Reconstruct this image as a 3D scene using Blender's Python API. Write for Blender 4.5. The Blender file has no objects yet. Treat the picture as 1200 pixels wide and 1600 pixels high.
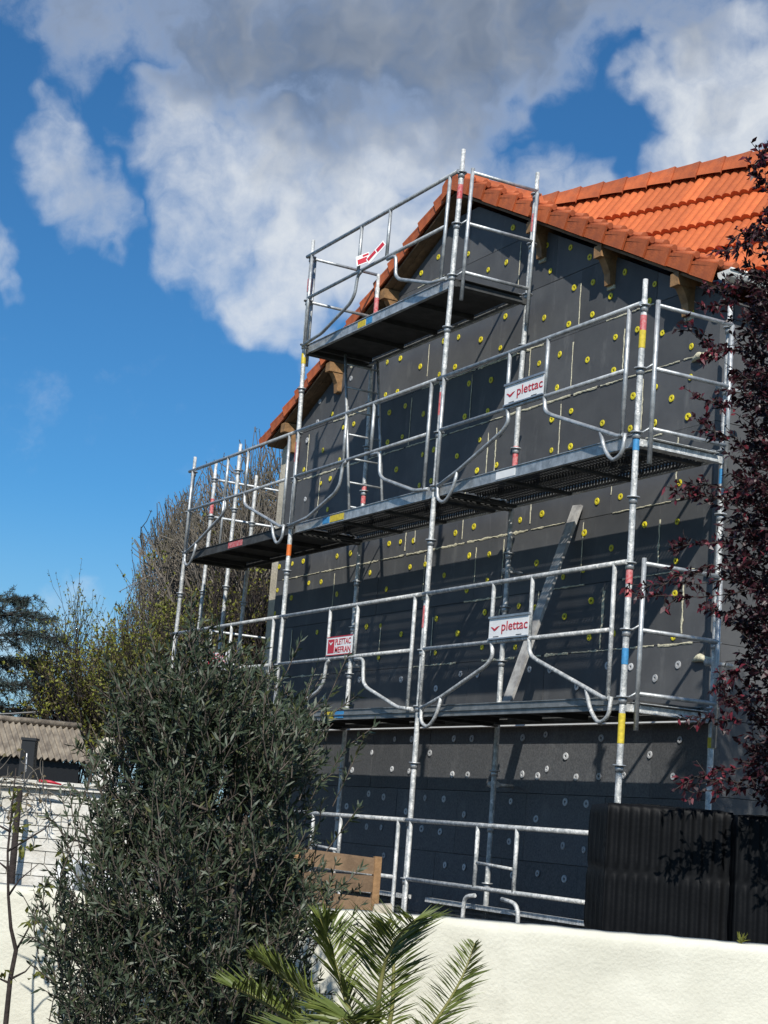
import bpy, math, random
import numpy as np
from mathutils import Vector, Matrix
random.seed(7)
RNG = np.random.default_rng(11)
R = math.radians
SC = bpy.context.scene
COL = SC.collection

# ------------------------------------------------------------------ camera
# world: X runs along the gable wall, Y runs into it, Z = 0 is the first scaffold lift
F_PX, YAW, PITCH, ROLL = 2646.08, 1.07968, 0.1822, 0.079      # focal length in 1200 x 1600 photo pixels
CAM = Vector((13.1126, -7.51594, -1.05851))
_f = Vector((-math.sin(YAW) * math.cos(PITCH), math.cos(YAW) * math.cos(PITCH), math.sin(PITCH)))
_r0 = Vector((math.cos(YAW), math.sin(YAW), 0))
_u0 = _r0.cross(_f)
_r = _r0 * math.cos(ROLL) + _u0 * math.sin(ROLL)
_u = -_r0 * math.sin(ROLL) + _u0 * math.cos(ROLL)
cam_data = bpy.data.cameras.new('camera')
cam = bpy.data.objects.new('camera', cam_data)
COL.objects.link(cam)
cam.matrix_world = Matrix((( _r.x, _u.x, -_f.x, CAM.x), (_r.y, _u.y, -_f.y, CAM.y), (_r.z, _u.z, -_f.z, CAM.z), (0, 0, 0, 1)))
cam_data.sensor_fit = 'VERTICAL'
cam_data.sensor_height = 36.0
cam_data.lens = F_PX / 1600 * 36
cam_data.clip_start = 0.1
cam_data.clip_end = 3000
SC.camera = cam
FW = Vector((_f.x, _f.y, 0)).normalized()      # horizontal view direction
RT = _r0.copy()                                # horizontal right
UP = Vector((0, 0, 1))

def ray(u, v):
    return _r * ((u - 600) / F_PX) - _u * ((v - 800) / F_PX) + _f
def at(u, v, s):                                # point at depth s on the sight line of a photo pixel
    return CAM + ray(u, v) * s
def onY(u, v, Y):
    d = ray(u, v); return CAM + d * ((Y - CAM.y) / d.y)
def onX(u, v, X):
    d = ray(u, v); return CAM + d * ((X - CAM.x) / d.x)

# ------------------------------------------------------------------ sun, sky, exposure
SUN_DIR = Vector((1.6, -1.0, 1.6)).normalized()
sun_d = bpy.data.lights.new('sun', 'SUN')
sun_d.energy = 5.0
sun_d.angle = R(0.55)
sun_d.color = (1.0, 0.955, 0.88)
sun = bpy.data.objects.new('sun', sun_d)
COL.objects.link(sun)
sun.location = (20, -14, 24)
sun.rotation_euler = (-SUN_DIR).to_track_quat('-Z', 'Y').to_euler()

SC.view_settings.view_transform = 'Standard'
SC.view_settings.look = 'None'
SC.view_settings.exposure = -0.05
SC.view_settings.gamma = 1.0
SC.view_settings.use_curve_mapping = False
SC.render.engine = 'CYCLES'
SC.cycles.max_bounces = 4
SC.cycles.diffuse_bounces = 3
SC.cycles.glossy_bounces = 2

world = bpy.data.worlds.new('World')
SC.world = world
world.use_nodes = True
world.cycles.sampling_method = 'MANUAL'
world.cycles.sample_map_resolution = 512
wt = world.node_tree
wt.nodes.clear()
def WN(t, **k):
    n = wt.nodes.new(t)
    for a, b in k.items(): setattr(n, a, b)
    return n
WL = wt.links.new
SKY_STRENGTH = 0.10
sky = WN('ShaderNodeTexSky')
sky.sky_type = 'NISHITA'
sky.sun_disc = False
sky.sun_elevation = math.asin(SUN_DIR.z)
sky.sun_rotation = math.atan2(SUN_DIR.x, SUN_DIR.y)
sky.altitude = 60
sky.air_density = 1.0
sky.dust_density = 0.35
sky.ozone_density = 2.2
wgeo = WN('ShaderNodeTexCoord')
def wmath(op, a, b=None, clamp=False):
    n = WN('ShaderNodeMath', operation=op, use_clamp=clamp)
    for i, x in enumerate((a, b)):
        if x is None: continue
        if isinstance(x, (int, float)): n.inputs[i].default_value = x
        else: WL(x, n.inputs[i])
    return n.outputs[0]
def wnoise(vec, scale, detail, rough, lac=2.0, col=False):
    n = WN('ShaderNodeTexNoise')
    n.inputs['Scale'].default_value = scale
    n.inputs['Detail'].default_value = detail
    n.inputs['Roughness'].default_value = rough
    n.inputs['Lacunarity'].default_value = lac
    WL(vec, n.inputs['Vector'])
    return n.outputs['Color' if col else 'Fac']
def wvec(op, a, b):
    n = WN('ShaderNodeVectorMath', operation=op)
    for i, x in enumerate((a, b)):
        if isinstance(x, (tuple, Vector)): n.inputs[i].default_value = tuple(x)
        elif isinstance(x, (int, float)): n.inputs['Scale'].default_value = x
        else: WL(x, n.inputs[i])
    return n
gen = wgeo.outputs['Generated']
# billowy warp of the direction
w1 = wvec('SUBTRACT', wnoise(gen, 16.0, 3, 0.6, col=True), (0.5, 0.5, 0.5)).outputs[0]
w1 = wvec('SCALE', w1, 0.085).outputs[0]
wdir = wvec('NORMALIZE', wvec('ADD', gen, w1).outputs[0], (0, 0, 0)).outputs[0]
def smooth_range(val, lo, hi, o0=0.0, o1=1.0):
    n = WN('ShaderNodeMapRange', interpolation_type='SMOOTHSTEP', clamp=True)
    n.inputs['From Min'].default_value = lo; n.inputs['From Max'].default_value = hi
    n.inputs['To Min'].default_value = o0; n.inputs['To Max'].default_value = o1
    WL(val, n.inputs['Value'])
    return n.outputs[0]
def blob(u, v, r, w):
    d = ray(u, v).normalized()
    dot = wvec('DOT_PRODUCT', wdir, d).outputs['Value']
    a = r / F_PX
    return wmath('MULTIPLY', smooth_range(dot, math.cos(a * 1.45), math.cos(a * 0.25)), w)
# clouds seen in the photograph (pixel, radius, weight)
CLOUDS = [(70, 5, 50, .40), (200, 0, 100, .7), (370, 35, 120, .95), (540, 60, 150, 1.0), (700, 50, 150, 1.0), (840, 20, 120, .95), (960, -20, 90, .7), (1080, 0, 70, .6), (330, 110, 80, .7),
          (290, 160, 70, .8), (270, 225, 62, .72), (330, 290, 85, .8), (350, 370, 85, .78), (340, 430, 50, .5), (430, 470, 70, .8), (470, 380, 90, .95), (430, 250, 110, .8), (560, 260, 130, .9), (580, 380, 120, .95), (660, 200, 110, .85), (700, 300, 90, .75), (480, 530, 45, .6),
          (790, 100, 70, .7), (770, 180, 55, .45), (790, 270, 60, .6), (850, 290, 60, .7), (930, 300, 50, .7), (890, 320, 50, .7),
          (95, 165, 30, .36), (108, 215, 50, .46), (130, 270, 58, .55), (165, 320, 58, .56), (190, 365, 40, .44), (215, 335, 20, .4), (15, 400, 45, .62), (45, 440, 30, .45),
          (1100, 90, 60, .85), (1060, 170, 70, .95), (1130, 170, 100, 1.0), (1190, 110, 90, .95), (1040, 240, 50, .8), (1120, 250, 70, .85), (1010, 195, 26, .6), (1200, 30, 60, .5),
          (60, 640, 70, .20), (110, 620, 60, .18), (30, 690, 60, .16), (40, 1040, 110, .42), (130, 1010, 90, .38), (300, 1060, 120, .4)]
cov = None
for c in CLOUDS:
    b = blob(*c)
    cov = b if cov is None else wmath('MAXIMUM', cov, b)
# the same broken cloud goes on over the rest of the sky
centre = ray(600, 500).normalized()
away = smooth_range(wvec('DOT_PRODUCT', gen, centre).outputs['Value'], math.cos(R(17)), math.cos(R(30)))
wide = smooth_range(wnoise(gen, 2.6, 3, 0.5), 0.51, 0.67)
cov = wmath('MAXIMUM', cov, wmath('MULTIPLY', wmath('MULTIPLY', wide, away), 0.85))
n_big = wnoise(wdir, 17.0, 6, 0.60)
n_mid = wnoise(gen, 46.0, 5, 0.64)
edge = wmath('ADD', wmath('MULTIPLY', wmath('SUBTRACT', n_big, 0.5), 1.15), wmath('MULTIPLY', wmath('SUBTRACT', n_mid, 0.5), 0.62))
dens = smooth_range(wmath('ADD', cov, edge), 0.12, 1.28)
# grey bases
DARK = [(150, 20, 110, .7), (330, 30, 130, 1.0), (520, 90, 150, 1.0), (680, 70, 150, 1.0), (850, 30, 120, .9), (980, 0, 90, .8), (650, 160, 85, .55), (460, 125, 75, .55), (730, 170, 70, .7), (1080, 5, 70, .7),
        (430, 235, 55, .28), (150, 310, 60, .4), (1130, 150, 40, .3)]
dk = None
for c in DARK:
    b = blob(*c)
    dk = b if dk is None else wmath('MAXIMUM', dk, b)
n_sh = wnoise(wdir, 11.0, 4, 0.6)
dk = wmath('ADD', dk, wmath('MULTIPLY', wmath('SUBTRACT', n_sh, 0.52), 1.0), clamp=True)
dk = wmath('MULTIPLY', wmath('ADD', wmath('MULTIPLY', dk, .86), .10), smooth_range(dens, 0.05, 0.75), clamp=True)
def wmix(fac, a, b):
    n = WN('ShaderNodeMix', data_type='RGBA')
    if isinstance(fac, (int, float)): n.inputs[0].default_value = fac
    else: WL(fac, n.inputs[0])
    for i, x in ((6, a), (7, b)):
        if isinstance(x, tuple): n.inputs[i].default_value = x
        else: WL(x, n.inputs[i])
    return n.outputs[2]
k = 1.0 / SKY_STRENGTH
cloud_col = wmix(dk, (.90 * k, .93 * k, .95 * k, 1), (.170 * k, .215 * k, .295 * k, 1))
skyc = wvec('MULTIPLY', sky.outputs[0], (0.31, 0.74, 1.06)).outputs[0]
# pale haze low down, all the way round
sep = WN('ShaderNodeSeparateXYZ'); WL(gen, sep.inputs[0])
low = smooth_range(sep.outputs['Z'], math.sin(R(11)), math.sin(R(-2)), 0.0, 0.85)
skyc = wmix(low, skyc, (.42 * k, .60 * k, .74 * k, 1))
final = wmix(wmath('MULTIPLY', dens, 0.93), skyc, cloud_col)
bg = WN('ShaderNodeBackground')
bg.inputs['Strength'].default_value = SKY_STRENGTH
WL(final, bg.inputs['Color'])
wo = WN('ShaderNodeOutputWorld')
WL(bg.outputs[0], wo.inputs[0])

# ------------------------------------------------------------------ materials
def mat(name, color, rough=0.8, metal=0.0, var=0.0, vscale=6.0, bump=0.0, bscale=60.0, obj_var=0.0, color2=None, spec=None, detail=5, transl=0.0, scuff=None):
    m = bpy.data.materials.new(name)
    m.use_nodes = True
    nt = m.node_tree
    b = nt.nodes['Principled BSDF']
    b.inputs['Roughness'].default_value = rough
    b.inputs['Metallic'].default_value = metal
    if spec is not None: b.inputs['Specular IOR Level'].default_value = spec
    L = nt.links.new
    tc = nt.nodes.new('ShaderNodeTexCoord')
    col = None
    if var > 0 or color2:
        n = nt.nodes.new('ShaderNodeTexNoise')
        n.inputs['Scale'].default_value = vscale
        n.inputs['Detail'].default_value = detail
        n.inputs['Roughness'].default_value = 0.6
        L(tc.outputs['Object'], n.inputs['Vector'])
        mr = nt.nodes.new('ShaderNodeMapRange')
        mr.inputs[1].default_value = 0.36; mr.inputs[2].default_value = 0.64
        L(n.outputs['Fac'], mr.inputs[0])
        mx = nt.nodes.new('ShaderNodeMix'); mx.data_type = 'RGBA'
        L(mr.outputs[0], mx.inputs[0])
        c2 = color2 if color2 else tuple(c * (1 - var) for c in color)
        mx.inputs[6].default_value = (*color, 1)
        mx.inputs[7].default_value = (*c2, 1)
        col = mx.outputs[2]
    if scuff:
        (sc, sscale, lo, hi, amt) = scuff
        mp = nt.nodes.new('ShaderNodeMapping'); mp.inputs['Scale'].default_value = sscale
        L(tc.outputs['Object'], mp.inputs['Vector'])
        n3 = nt.nodes.new('ShaderNodeTexNoise'); n3.inputs['Scale'].default_value = 1.0; n3.inputs['Detail'].default_value = 8; n3.inputs['Roughness'].default_value = .68
        L(mp.outputs[0], n3.inputs['Vector'])
        m3 = nt.nodes.new('ShaderNodeMapRange'); m3.inputs[1].default_value = lo; m3.inputs[2].default_value = hi; m3.inputs[4].default_value = amt
        L(n3.outputs['Fac'], m3.inputs[0])
        x3 = nt.nodes.new('ShaderNodeMix'); x3.data_type = 'RGBA'
        L(m3.outputs[0], x3.inputs[0])
        if col is None: x3.inputs[6].default_value = (*color, 1)
        else: L(col, x3.inputs[6])
        x3.inputs[7].default_value = (*sc, 1)
        col = x3.outputs[2]
    if obj_var > 0:
        oi = nt.nodes.new('ShaderNodeObjectInfo')
        mr2 = nt.nodes.new('ShaderNodeMapRange')
        mr2.inputs[3].default_value = 1 - obj_var; mr2.inputs[4].default_value = 1 + obj_var
        L(oi.outputs['Random'], mr2.inputs[0])
        vm = nt.nodes.new('ShaderNodeVectorMath'); vm.operation = 'SCALE'
        if col is None: vm.inputs[0].default_value = color
        else: L(col, vm.inputs[0])
        L(mr2.outputs[0], vm.inputs['Scale'])
        col = vm.outputs[0]
    if col is None: b.inputs['Base Color'].default_value = (*color, 1)
    else: L(col, b.inputs['Base Color'])
    if bump > 0:
        n2 = nt.nodes.new('ShaderNodeTexNoise')
        n2.inputs['Scale'].default_value = bscale
        n2.inputs['Detail'].default_value = 6
        L(tc.outputs['Object'], n2.inputs['Vector'])
        bp = nt.nodes.new('ShaderNodeBump')
        bp.inputs['Strength'].default_value = bump
        bp.inputs['Distance'].default_value = 0.02
        L(n2.outputs['Fac'], bp.inputs['Height'])
        L(bp.outputs[0], b.inputs['Normal'])
    if transl > 0:
        tr = nt.nodes.new('ShaderNodeBsdfTranslucent')
        if col is None: tr.inputs[0].default_value = (*color, 1)
        else: L(col, tr.inputs[0])
        ms = nt.nodes.new('ShaderNodeMixShader'); ms.inputs[0].default_value = transl
        L(b.outputs[0], ms.inputs[1]); L(tr.outputs[0], ms.inputs[2])
        L(ms.outputs[0], nt.nodes['Material Output'].inputs[0])
    return m

M = {}
M['galv'] = mat('galvanised steel', (.60, .62, .62), .48, .55, vscale=14, color2=(.34, .36, .37), bump=.12, bscale=90, obj_var=.10, scuff=((.80, .79, .76), (22, 22, 22), .60, .68, .8))
M['galv_dirty'] = mat('galvanised steel splashed with mortar', (.66, .66, .64), .6, .3, vscale=22, color2=(.33, .35, .35), bump=.35, bscale=70, obj_var=.12, scuff=((.84, .83, .79), (26, 26, 16), .54, .62, .9))
M['galv_dull'] = mat('dull galvanised steel', (.27, .28, .28), .55, .4, vscale=10, color2=(.17, .18, .18), bump=.1, bscale=80)
M['deck_top'] = mat('deck plywood', (.16, .13, .10), .8, 0, .4, 7, .2, 40)
M['deck_dark'] = mat('weathered steel deck', (.085, .087, .086), .7, .2, .45, 9, .2, 50)
M['deck_under'] = mat('deck underside', (.055, .055, .055), .8, 0, .4, 9, .2, 40)
M['red_paint'] = mat('red paint', (.55, .05, .06), .6, 0, vscale=40, color2=(.62, .28, .27))
M['yellow_paint'] = mat('yellow paint', (.75, .58, .05), .6, 0, .3, 40)
M['blue_paint'] = mat('blue paint', (.06, .30, .60), .6, 0, .3, 40)
M['orange_paint'] = mat('orange paint', (.75, .18, .03), .6, 0, .2, 40)
M['sign_white'] = mat('sign white', (.90, .90, .88), .45, 0, .08, 9)
M['sign_red'] = mat('sign red', (.56, .03, .05), .5, 0, .15, 30)
M['board'] = mat('graphite foam board', (.100, .102, .104), .72, 0, vscale=3.5, color2=(.078, .080, .084), bump=.10, bscale=160, obj_var=.20, scuff=((.19, .19, .185), (7, 7, 2.2), .56, .74, .55))
M['board_low'] = mat('speckled foam board', (.125, .127, .13), .66, 0, vscale=55, color2=(.07, .072, .076), bump=.25, bscale=120, obj_var=.20, scuff=((.20, .20, .195), (5, 5, 2), .56, .76, .5))
M['foam'] = mat('polyurethane foam', (.74, .69, .50), .85, 0, .35, 30, .5, 60)
M['washer_y'] = mat('yellow plastic', (.78, .66, .03), .5, 0, .15, 30, obj_var=.12)
M['washer_w'] = mat('pale grey plastic', (.55, .56, .57), .55, 0, .2, 30, obj_var=.2)
M['render'] = mat('old cream render', (.62, .56, .44), .9, 0, .28, 4, .4, 40)
M['masonry'] = mat('bare masonry', (.30, .29, .27), .9, 0, .3, 4, .4, 40)
M['profile'] = mat('white starter profile', (.82, .82, .80), .5)
M['tile'] = mat('terracotta tile', (.58, .142, .038), .66, 0, vscale=7, color2=(.44, .100, .030), bump=.14, bscale=70, obj_var=.20, scuff=((.20, .075, .045), (6, 6, 6), .56, .78, .6))
M['verge'] = mat('terracotta verge tile', (.53, .128, .038), .70, 0, vscale=9, color2=(.38, .090, .030), bump=.2, bscale=60, obj_var=.18, scuff=((.24, .12, .08), (5, 5, 5), .56, .78, .55))
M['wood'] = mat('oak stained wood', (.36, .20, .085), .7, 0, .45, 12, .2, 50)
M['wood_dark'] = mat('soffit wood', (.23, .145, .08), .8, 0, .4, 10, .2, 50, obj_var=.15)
M['gutter'] = mat('white gutter', (.78, .77, .72), .45)
M['wall_cream'] = mat('cream rendered wall', (.705, .685, .575), .93, 0, vscale=3.0, color2=(.63, .61, .505), bump=.24, bscale=60, scuff=((.40, .38, .31), (2.6, 2.6, 1.1), .57, .80, .6))
M['paint_white'] = mat('flaking white paint', (.76, .74, .68), .9, 0, vscale=5, color2=(.55, .52, .45), bump=.5, bscale=30, obj_var=.08)
M['mortar'] = mat('grey mortar', (.46, .44, .39), .95, 0, .3, 12, .4, 40)
M['fibre'] = mat('fibre cement sheet', (.31, .265, .205), .9, 0, vscale=9, color2=(.15, .125, .10), bump=.4, bscale=30, obj_var=.12)
M['black'] = mat('black plastic and eave shade', (.012, .013, .015), .45, 0)
M['film'] = mat('black stretch film', (.0045, .005, .006), .55, 0, 0, 6, .10, 25, spec=.14)
M['grey_panel'] = mat('grey panel', (.17, .19, .21), .6)
M['soil'] = mat('garden soil', (.085, .068, .05), 1, 0, .5, 2, .6, 12)
M['asphalt'] = mat('asphalt', (.055, .055, .056), .95, 0, .3, 8, .4, 90)
M['grass'] = mat('rough grass', (.07, .095, .03), 1, 0, .5, 1.5, .6, 20)
M['bark'] = mat('grey brown bark', (.13, .105, .085), .95, 0, .5, 14, .6, 40)
M['twig'] = mat('fine bare twig', (.24, .21, .18), .95, 0, vscale=.8, color2=(.15, .135, .10))
M['bark_dark'] = mat('dark bark', (.05, .038, .034), .95, 0, .4, 14, .5, 40)
M['olive'] = mat('olive leaf', (.034, .052, .026), .5, 0, vscale=5, color2=(.062, .082, .046), transl=.10)
M['olive_pale'] = mat('olive leaf back', (.15, .175, .125), .6, 0, .25, 9, transl=.1)
M['olive_yellow'] = mat('young olive leaf', (.115, .125, .045), .5, 0, .3, 6, transl=.15)
M['plum'] = mat('purple plum leaf', (.018, .006, .009), .45, 0, vscale=4, color2=(.046, .010, .016), transl=.15)
M['plum_red'] = mat('young red plum leaf', (.17, .022, .036), .45, 0, .3, 5, transl=.2)
M['cedar'] = mat('blue green needles', (.024, .042, .038), .7, 0, vscale=2, color2=(.045, .068, .060))
M['bud'] = mat('yellow green young leaf', (.27, .28, .036), .6, 0, vscale=1.5, color2=(.17, .19, .03), transl=.25)
M['bud_brown'] = mat('brownish bud', (.15, .11, .06), .7, 0, vscale=1.5, color2=(.11, .10, .03), transl=.15)
M['palm'] = mat('palm leaflet', (.165, .195, .040), .40, 0, vscale=3, color2=(.085, .115, .026), transl=.15)
M['palm_rib'] = mat('palm rib', (.20, .19, .06), .5)
M['vine_leaf'] = mat('fresh vine leaf', (.17, .18, .03), .55, 0, .3, 6, transl=.25)
M['red_tube'] = mat('red plastic tube', (.50, .02, .04), .45)
M['stone'] = mat('beige stone', (.50, .45, .36), .9, 0, .3, 8, .4, 40)
M['alu'] = mat('aluminium', (.50, .51, .52), .42, .7, .3, 10, .05, 50)
M['plank'] = mat('worn painted plank', (.50, .49, .46), .7, 0, vscale=9, color2=(.26, .25, .24), bump=.2, bscale=60)
M['cable'] = mat('cable', (.30, .30, .30), .7)

# ------------------------------------------------------------------ mesh helpers
def link(o, parent=None):
    COL.objects.link(o)
    if parent is not None: o.parent = parent
    return o
def tag(o, label=None, cat=None, group=None, kind=None):
    if label: o['label'] = label
    if cat: o['category'] = cat
    if group: o['group'] = group
    if kind: o['kind'] = kind
    return o
def empty(name, loc=(0, 0, 0), parent=None):
    o = bpy.data.objects.new(name, None)
    o.empty_display_size = 0.2
    o.location = loc
    return link(o, parent)

class MB:
    """collects faces of one mesh object; coordinates in world space"""
    def __init__(s): s.v = []; s.f = []; s.m = []; s.cur = 0; s.sm = []; s.smooth = False
    def add(s, vs, fs):
        b = len(s.v); s.v.extend([tuple(p) for p in vs])
        for f in fs: s.f.append([i + b for i in f]); s.m.append(s.cur); s.sm.append(s.smooth)
    def box(s, c, hx, hy, hz):
        """box from centre and three half-axis vectors"""
        c = Vector(c); hx, hy, hz = Vector(hx), Vector(hy), Vector(hz)
        vs = [c + a * hx + b * hy + d * hz for d in (-1, 1) for b in (-1, 1) for a in (-1, 1)]
        fs = [(0, 2, 3, 1), (4, 5, 7, 6), (0, 1, 5, 4), (2, 6, 7, 3), (0, 4, 6, 2), (1, 3, 7, 5)]
        if hx.cross(hy).dot(hz) < 0: fs = [tuple(reversed(f)) for f in fs]
        s.add(vs, fs)
    def abox(s, x0, x1, y0, y1, z0, z1):
        s.box(((x0 + x1) / 2, (y0 + y1) / 2, (z0 + z1) / 2), ((x1 - x0) / 2, 0, 0), (0, (y1 - y0) / 2, 0), (0, 0, (z1 - z0) / 2))
    def tube(s, pts, r, n=8, cap=True):
        pts = [Vector(p) for p in pts]
        rs = r if isinstance(r, (list, tuple)) else [r] * len(pts)
        rings = []
        t0 = (pts[1] - pts[0]).normalized()
        ref = Vector((0, 0, 1)) if abs(t0.z) < 0.9 else Vector((1, 0, 0))
        a = t0.cross(ref).normalized()
        b0 = len(s.v)
        for i, p in enumerate(pts):
            if i == 0: t = t0
            elif i == len(pts) - 1: t = (pts[i] - pts[i - 1]).normalized()
            else: t = ((pts[i + 1] - p).normalized() + (p - pts[i - 1]).normalized()).normalized()
            a = (a - t * a.dot(t)).normalized()
            b = t.cross(a)
            for k in range(n):
                th = 2 * math.pi * k / n
                s.v.append(tuple(p + (a * math.cos(th) + b * math.sin(th)) * rs[i]))
        for i in range(len(pts) - 1):
            for k in range(n):
                k2 = (k + 1) % n
                s.f.append([b0 + i * n + k, b0 + i * n + k2, b0 + (i + 1) * n + k2, b0 + (i + 1) * n + k]); s.m.append(s.cur); s.sm.append(True)
        if cap:
            s.f.append([b0 + k for k in reversed(range(n))]); s.m.append(s.cur); s.sm.append(False)
            s.f.append([b0 + (len(pts) - 1) * n + k for k in range(n)]); s.m.append(s.cur); s.sm.append(False)
    def disc(s, c, axis, r, t, n=12):
        axis = Vector(axis).normalized(); c = Vector(c)
        s.tube([c - axis * t / 2, c + axis * t / 2], r, n)
    def prism(s, poly, ext):
        """extrude a planar polygon (list of Vector) by vector ext"""
        poly = [Vector(p) for p in poly]; n = len(poly); ext = Vector(ext)
        nrm = Vector((0, 0, 0))
        for i in range(n): nrm += poly[i].cross(poly[(i + 1) % n])
        if nrm.dot(ext) > 0: poly = poly[::-1]
        vs = poly + [p + ext for p in poly]
        fs = [tuple(range(n)), tuple(range(2 * n - 1, n - 1, -1))]
        fs += [((i + 1) % n, i, n + i, n + (i + 1) % n) for i in range(n)]
        s.add(vs, fs)
    def mesh(s, name, mats, org=(0, 0, 0)):
        me = bpy.data.meshes.new(name)
        o = Vector(org)
        me.from_pydata([(x - o.x, y - o.y, z - o.z) for x, y, z in s.v], [], s.f)
        mats = mats if isinstance(mats, (list, tuple)) else [mats]
        for m in mats: me.materials.append(m)
        me.polygons.foreach_set('material_index', s.m)
        me.polygons.foreach_set('use_smooth', s.sm)
        me.update()
        return me
    def obj(s, name, mats, parent=None, org=None):
        """org: world position for the object's own origin"""
        if org is None: org = world_org(parent)
        base = world_org(parent)
        org = Vector(org)
        o = bpy.data.objects.new(name, s.mesh(name, mats, org))
        o.location = org - base
        return link(o, parent)
def world_org(p):
    v = Vector((0, 0, 0))
    while p is not None:
        v += p.location; p = p.parent
    return v

def round_path(pts, rad, seg=4):
    """polyline with rounded corners"""
    pts = [Vector(p) for p in pts]; out = [pts[0]]
    for i in range(1, len(pts) - 1):
        a, p, b = pts[i - 1], pts[i], pts[i + 1]
        r = min(rad, (a - p).length * .45, (b - p).length * .45)
        q0 = p + (a - p).normalized() * r; q1 = p + (b - p).normalized() * r
        for k in range(seg + 1):
            t = k / seg
            out.append(q0 * (1 - t) ** 2 + p * 2 * t * (1 - t) + q1 * t ** 2)
    out.append(pts[-1]); return out

def np_mesh(name, V, Fq, mats, mi=None, smooth=False):
    """numpy verts (n,3), faces (m,k) -> mesh"""
    me = bpy.data.meshes.new(name)
    V = np.asarray(V, np.float32); Fq = np.asarray(Fq, np.int32)
    m, kk = Fq.shape
    me.vertices.add(len(V)); me.vertices.foreach_set('co', V.ravel())
    me.loops.add(m * kk); me.loops.foreach_set('vertex_index', Fq.ravel())
    me.polygons.add(m)
    me.polygons.foreach_set('loop_start', np.arange(0, m * kk, kk, dtype=np.int32))
    me.polygons.foreach_set('loop_total', np.full(m, kk, np.int32))
    for x in (mats if isinstance(mats, (list, tuple)) else [mats]): me.materials.append(x)
    if mi is not None: me.polygons.foreach_set('material_index', np.asarray(mi, np.int32))
    me.polygons.foreach_set('use_smooth', np.full(m, smooth))
    me.update(calc_edges=True); me.validate()
    return me

def leaf_mesh(name, P, D, L, W, mats, mi=None, fold=0.25, droop=0.0):
    """one leaf per row: base P, direction D (unit), length L, width W; each a kinked two-quad blade"""
    n = len(P); P = np.asarray(P); D = np.asarray(D)
    L = np.broadcast_to(np.asarray(L, float), (n,))[:, None]; W = np.broadcast_to(np.asarray(W, float), (n,))[:, None]
    rnd = RNG.normal(size=(n, 3))
    S = np.cross(D, rnd); S /= np.linalg.norm(S, axis=1)[:, None] + 1e-9
    N = np.cross(S, D)
    dz = np.array([0, 0, -1.0]) * droop
    mid = P + D * L * .45 + N * L * fold * .3
    tip = P + D * L + dz * L - N * L * fold * .15
    V = np.stack([P - S * W * .12, P + S * W * .12, mid + S * W * .5, mid - S * W * .5, tip + S * W * .08, tip - S * W * .08], 1).reshape(-1, 3)
    i = np.arange(n)[:, None] * 6
    Fq = np.concatenate([i + np.array([[0, 1, 2, 3]]), i + np.array([[3, 2, 4, 5]])], 1).reshape(-1, 4)
    m2 = None if mi is None else np.repeat(mi, 2)
    return np_mesh(name, V, Fq, mats, m2)

def twig_mesh(name, A, B, ra, rb, mats, mi=None, n=4):
    """many straight tapered segments A->B"""
    A = np.asarray(A, float); B = np.asarray(B, float); m = len(A)
    ra = np.broadcast_to(np.asarray(ra, float), (m,)); rb = np.broadcast_to(np.asarray(rb, float), (m,))
    T = B - A; T /= np.linalg.norm(T, axis=1)[:, None] + 1e-9
    ref = np.where(np.abs(T[:, 2:3]) < .9, np.array([[0, 0, 1.]]), np.array([[1., 0, 0]]))
    a = np.cross(T, ref); a /= np.linalg.norm(a, axis=1)[:, None]; b = np.cross(T, a)
    V = []
    for (Q, r) in ((A, ra), (B, rb)):
        for k in range(n):
            th = 2 * math.pi * k / n
            V.append(Q + (a * math.cos(th) + b * math.sin(th)) * r[:, None])
    V = np.stack(V, 1).reshape(-1, 3)
    i = np.arange(m)[:, None] * (2 * n)
    F = [i + np.array([[k, (k + 1) % n, n + (k + 1) % n, n + k]]) for k in range(n)]
    Fq = np.concatenate(F, 1).reshape(-1, 4)
    return np_mesh(name, V, Fq, mats, None if mi is None else np.repeat(mi, n), True)

def put(me, name, parent=None, loc=(0, 0, 0)):
    o = bpy.data.objects.new(name, me); o.location = loc
    return link(o, parent)

# ------------------------------------------------------------------ ground
GZ, GARDEN = -2.66, -2.15
mb = MB(); mb.add([(-900, -900, GZ), (900, -900, GZ), (900, 900, GZ), (-900, 900, GZ)], [(0, 1, 2, 3)])
tag(mb.obj('ground', M['grass']), kind='structure')
WC = at(600, 1431, 8.0)                        # crest of the garden wall seen in the middle of the picture
WTOP = WC.z
WALL_O = Vector((WC.x, WC.y, 0))
def wp(a, d, z): return WALL_O + RT * a + FW * d + UP * z     # along the garden wall, behind it, height
mb = MB(); mb.add([wp(-150, .1, GARDEN), wp(150, .1, GARDEN), wp(150, 220, GARDEN), wp(-150, 220, GARDEN)], [(0, 1, 2, 3)])
tag(mb.obj('garden_ground', M['soil']), kind='structure')
mb = MB(); mb.add([wp(-40, -9.5, GZ + .004), wp(40, -9.5, GZ + .004), wp(40, -2.6, GZ + .004), wp(-40, -2.6, GZ + .004)], [(0, 1, 2, 3)])
tag(mb.obj('road', M['asphalt']), kind='structure')
mb = MB(); mb.box(wp(0, -2.55, GZ + .06), RT * 40, FW * .06, UP * .065)
tag(mb.obj('kerb', M['mortar']), kind='structure')
mb = MB(); mb.add([wp(-40, -2.49, GZ + .10), wp(40, -2.49, GZ + .10), wp(40, -.02, GZ + .10), wp(-40, -.02, GZ + .10)], [(0, 1, 2, 3)])
tag(mb.obj('planted_verge', M['soil']), kind='structure')

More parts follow.
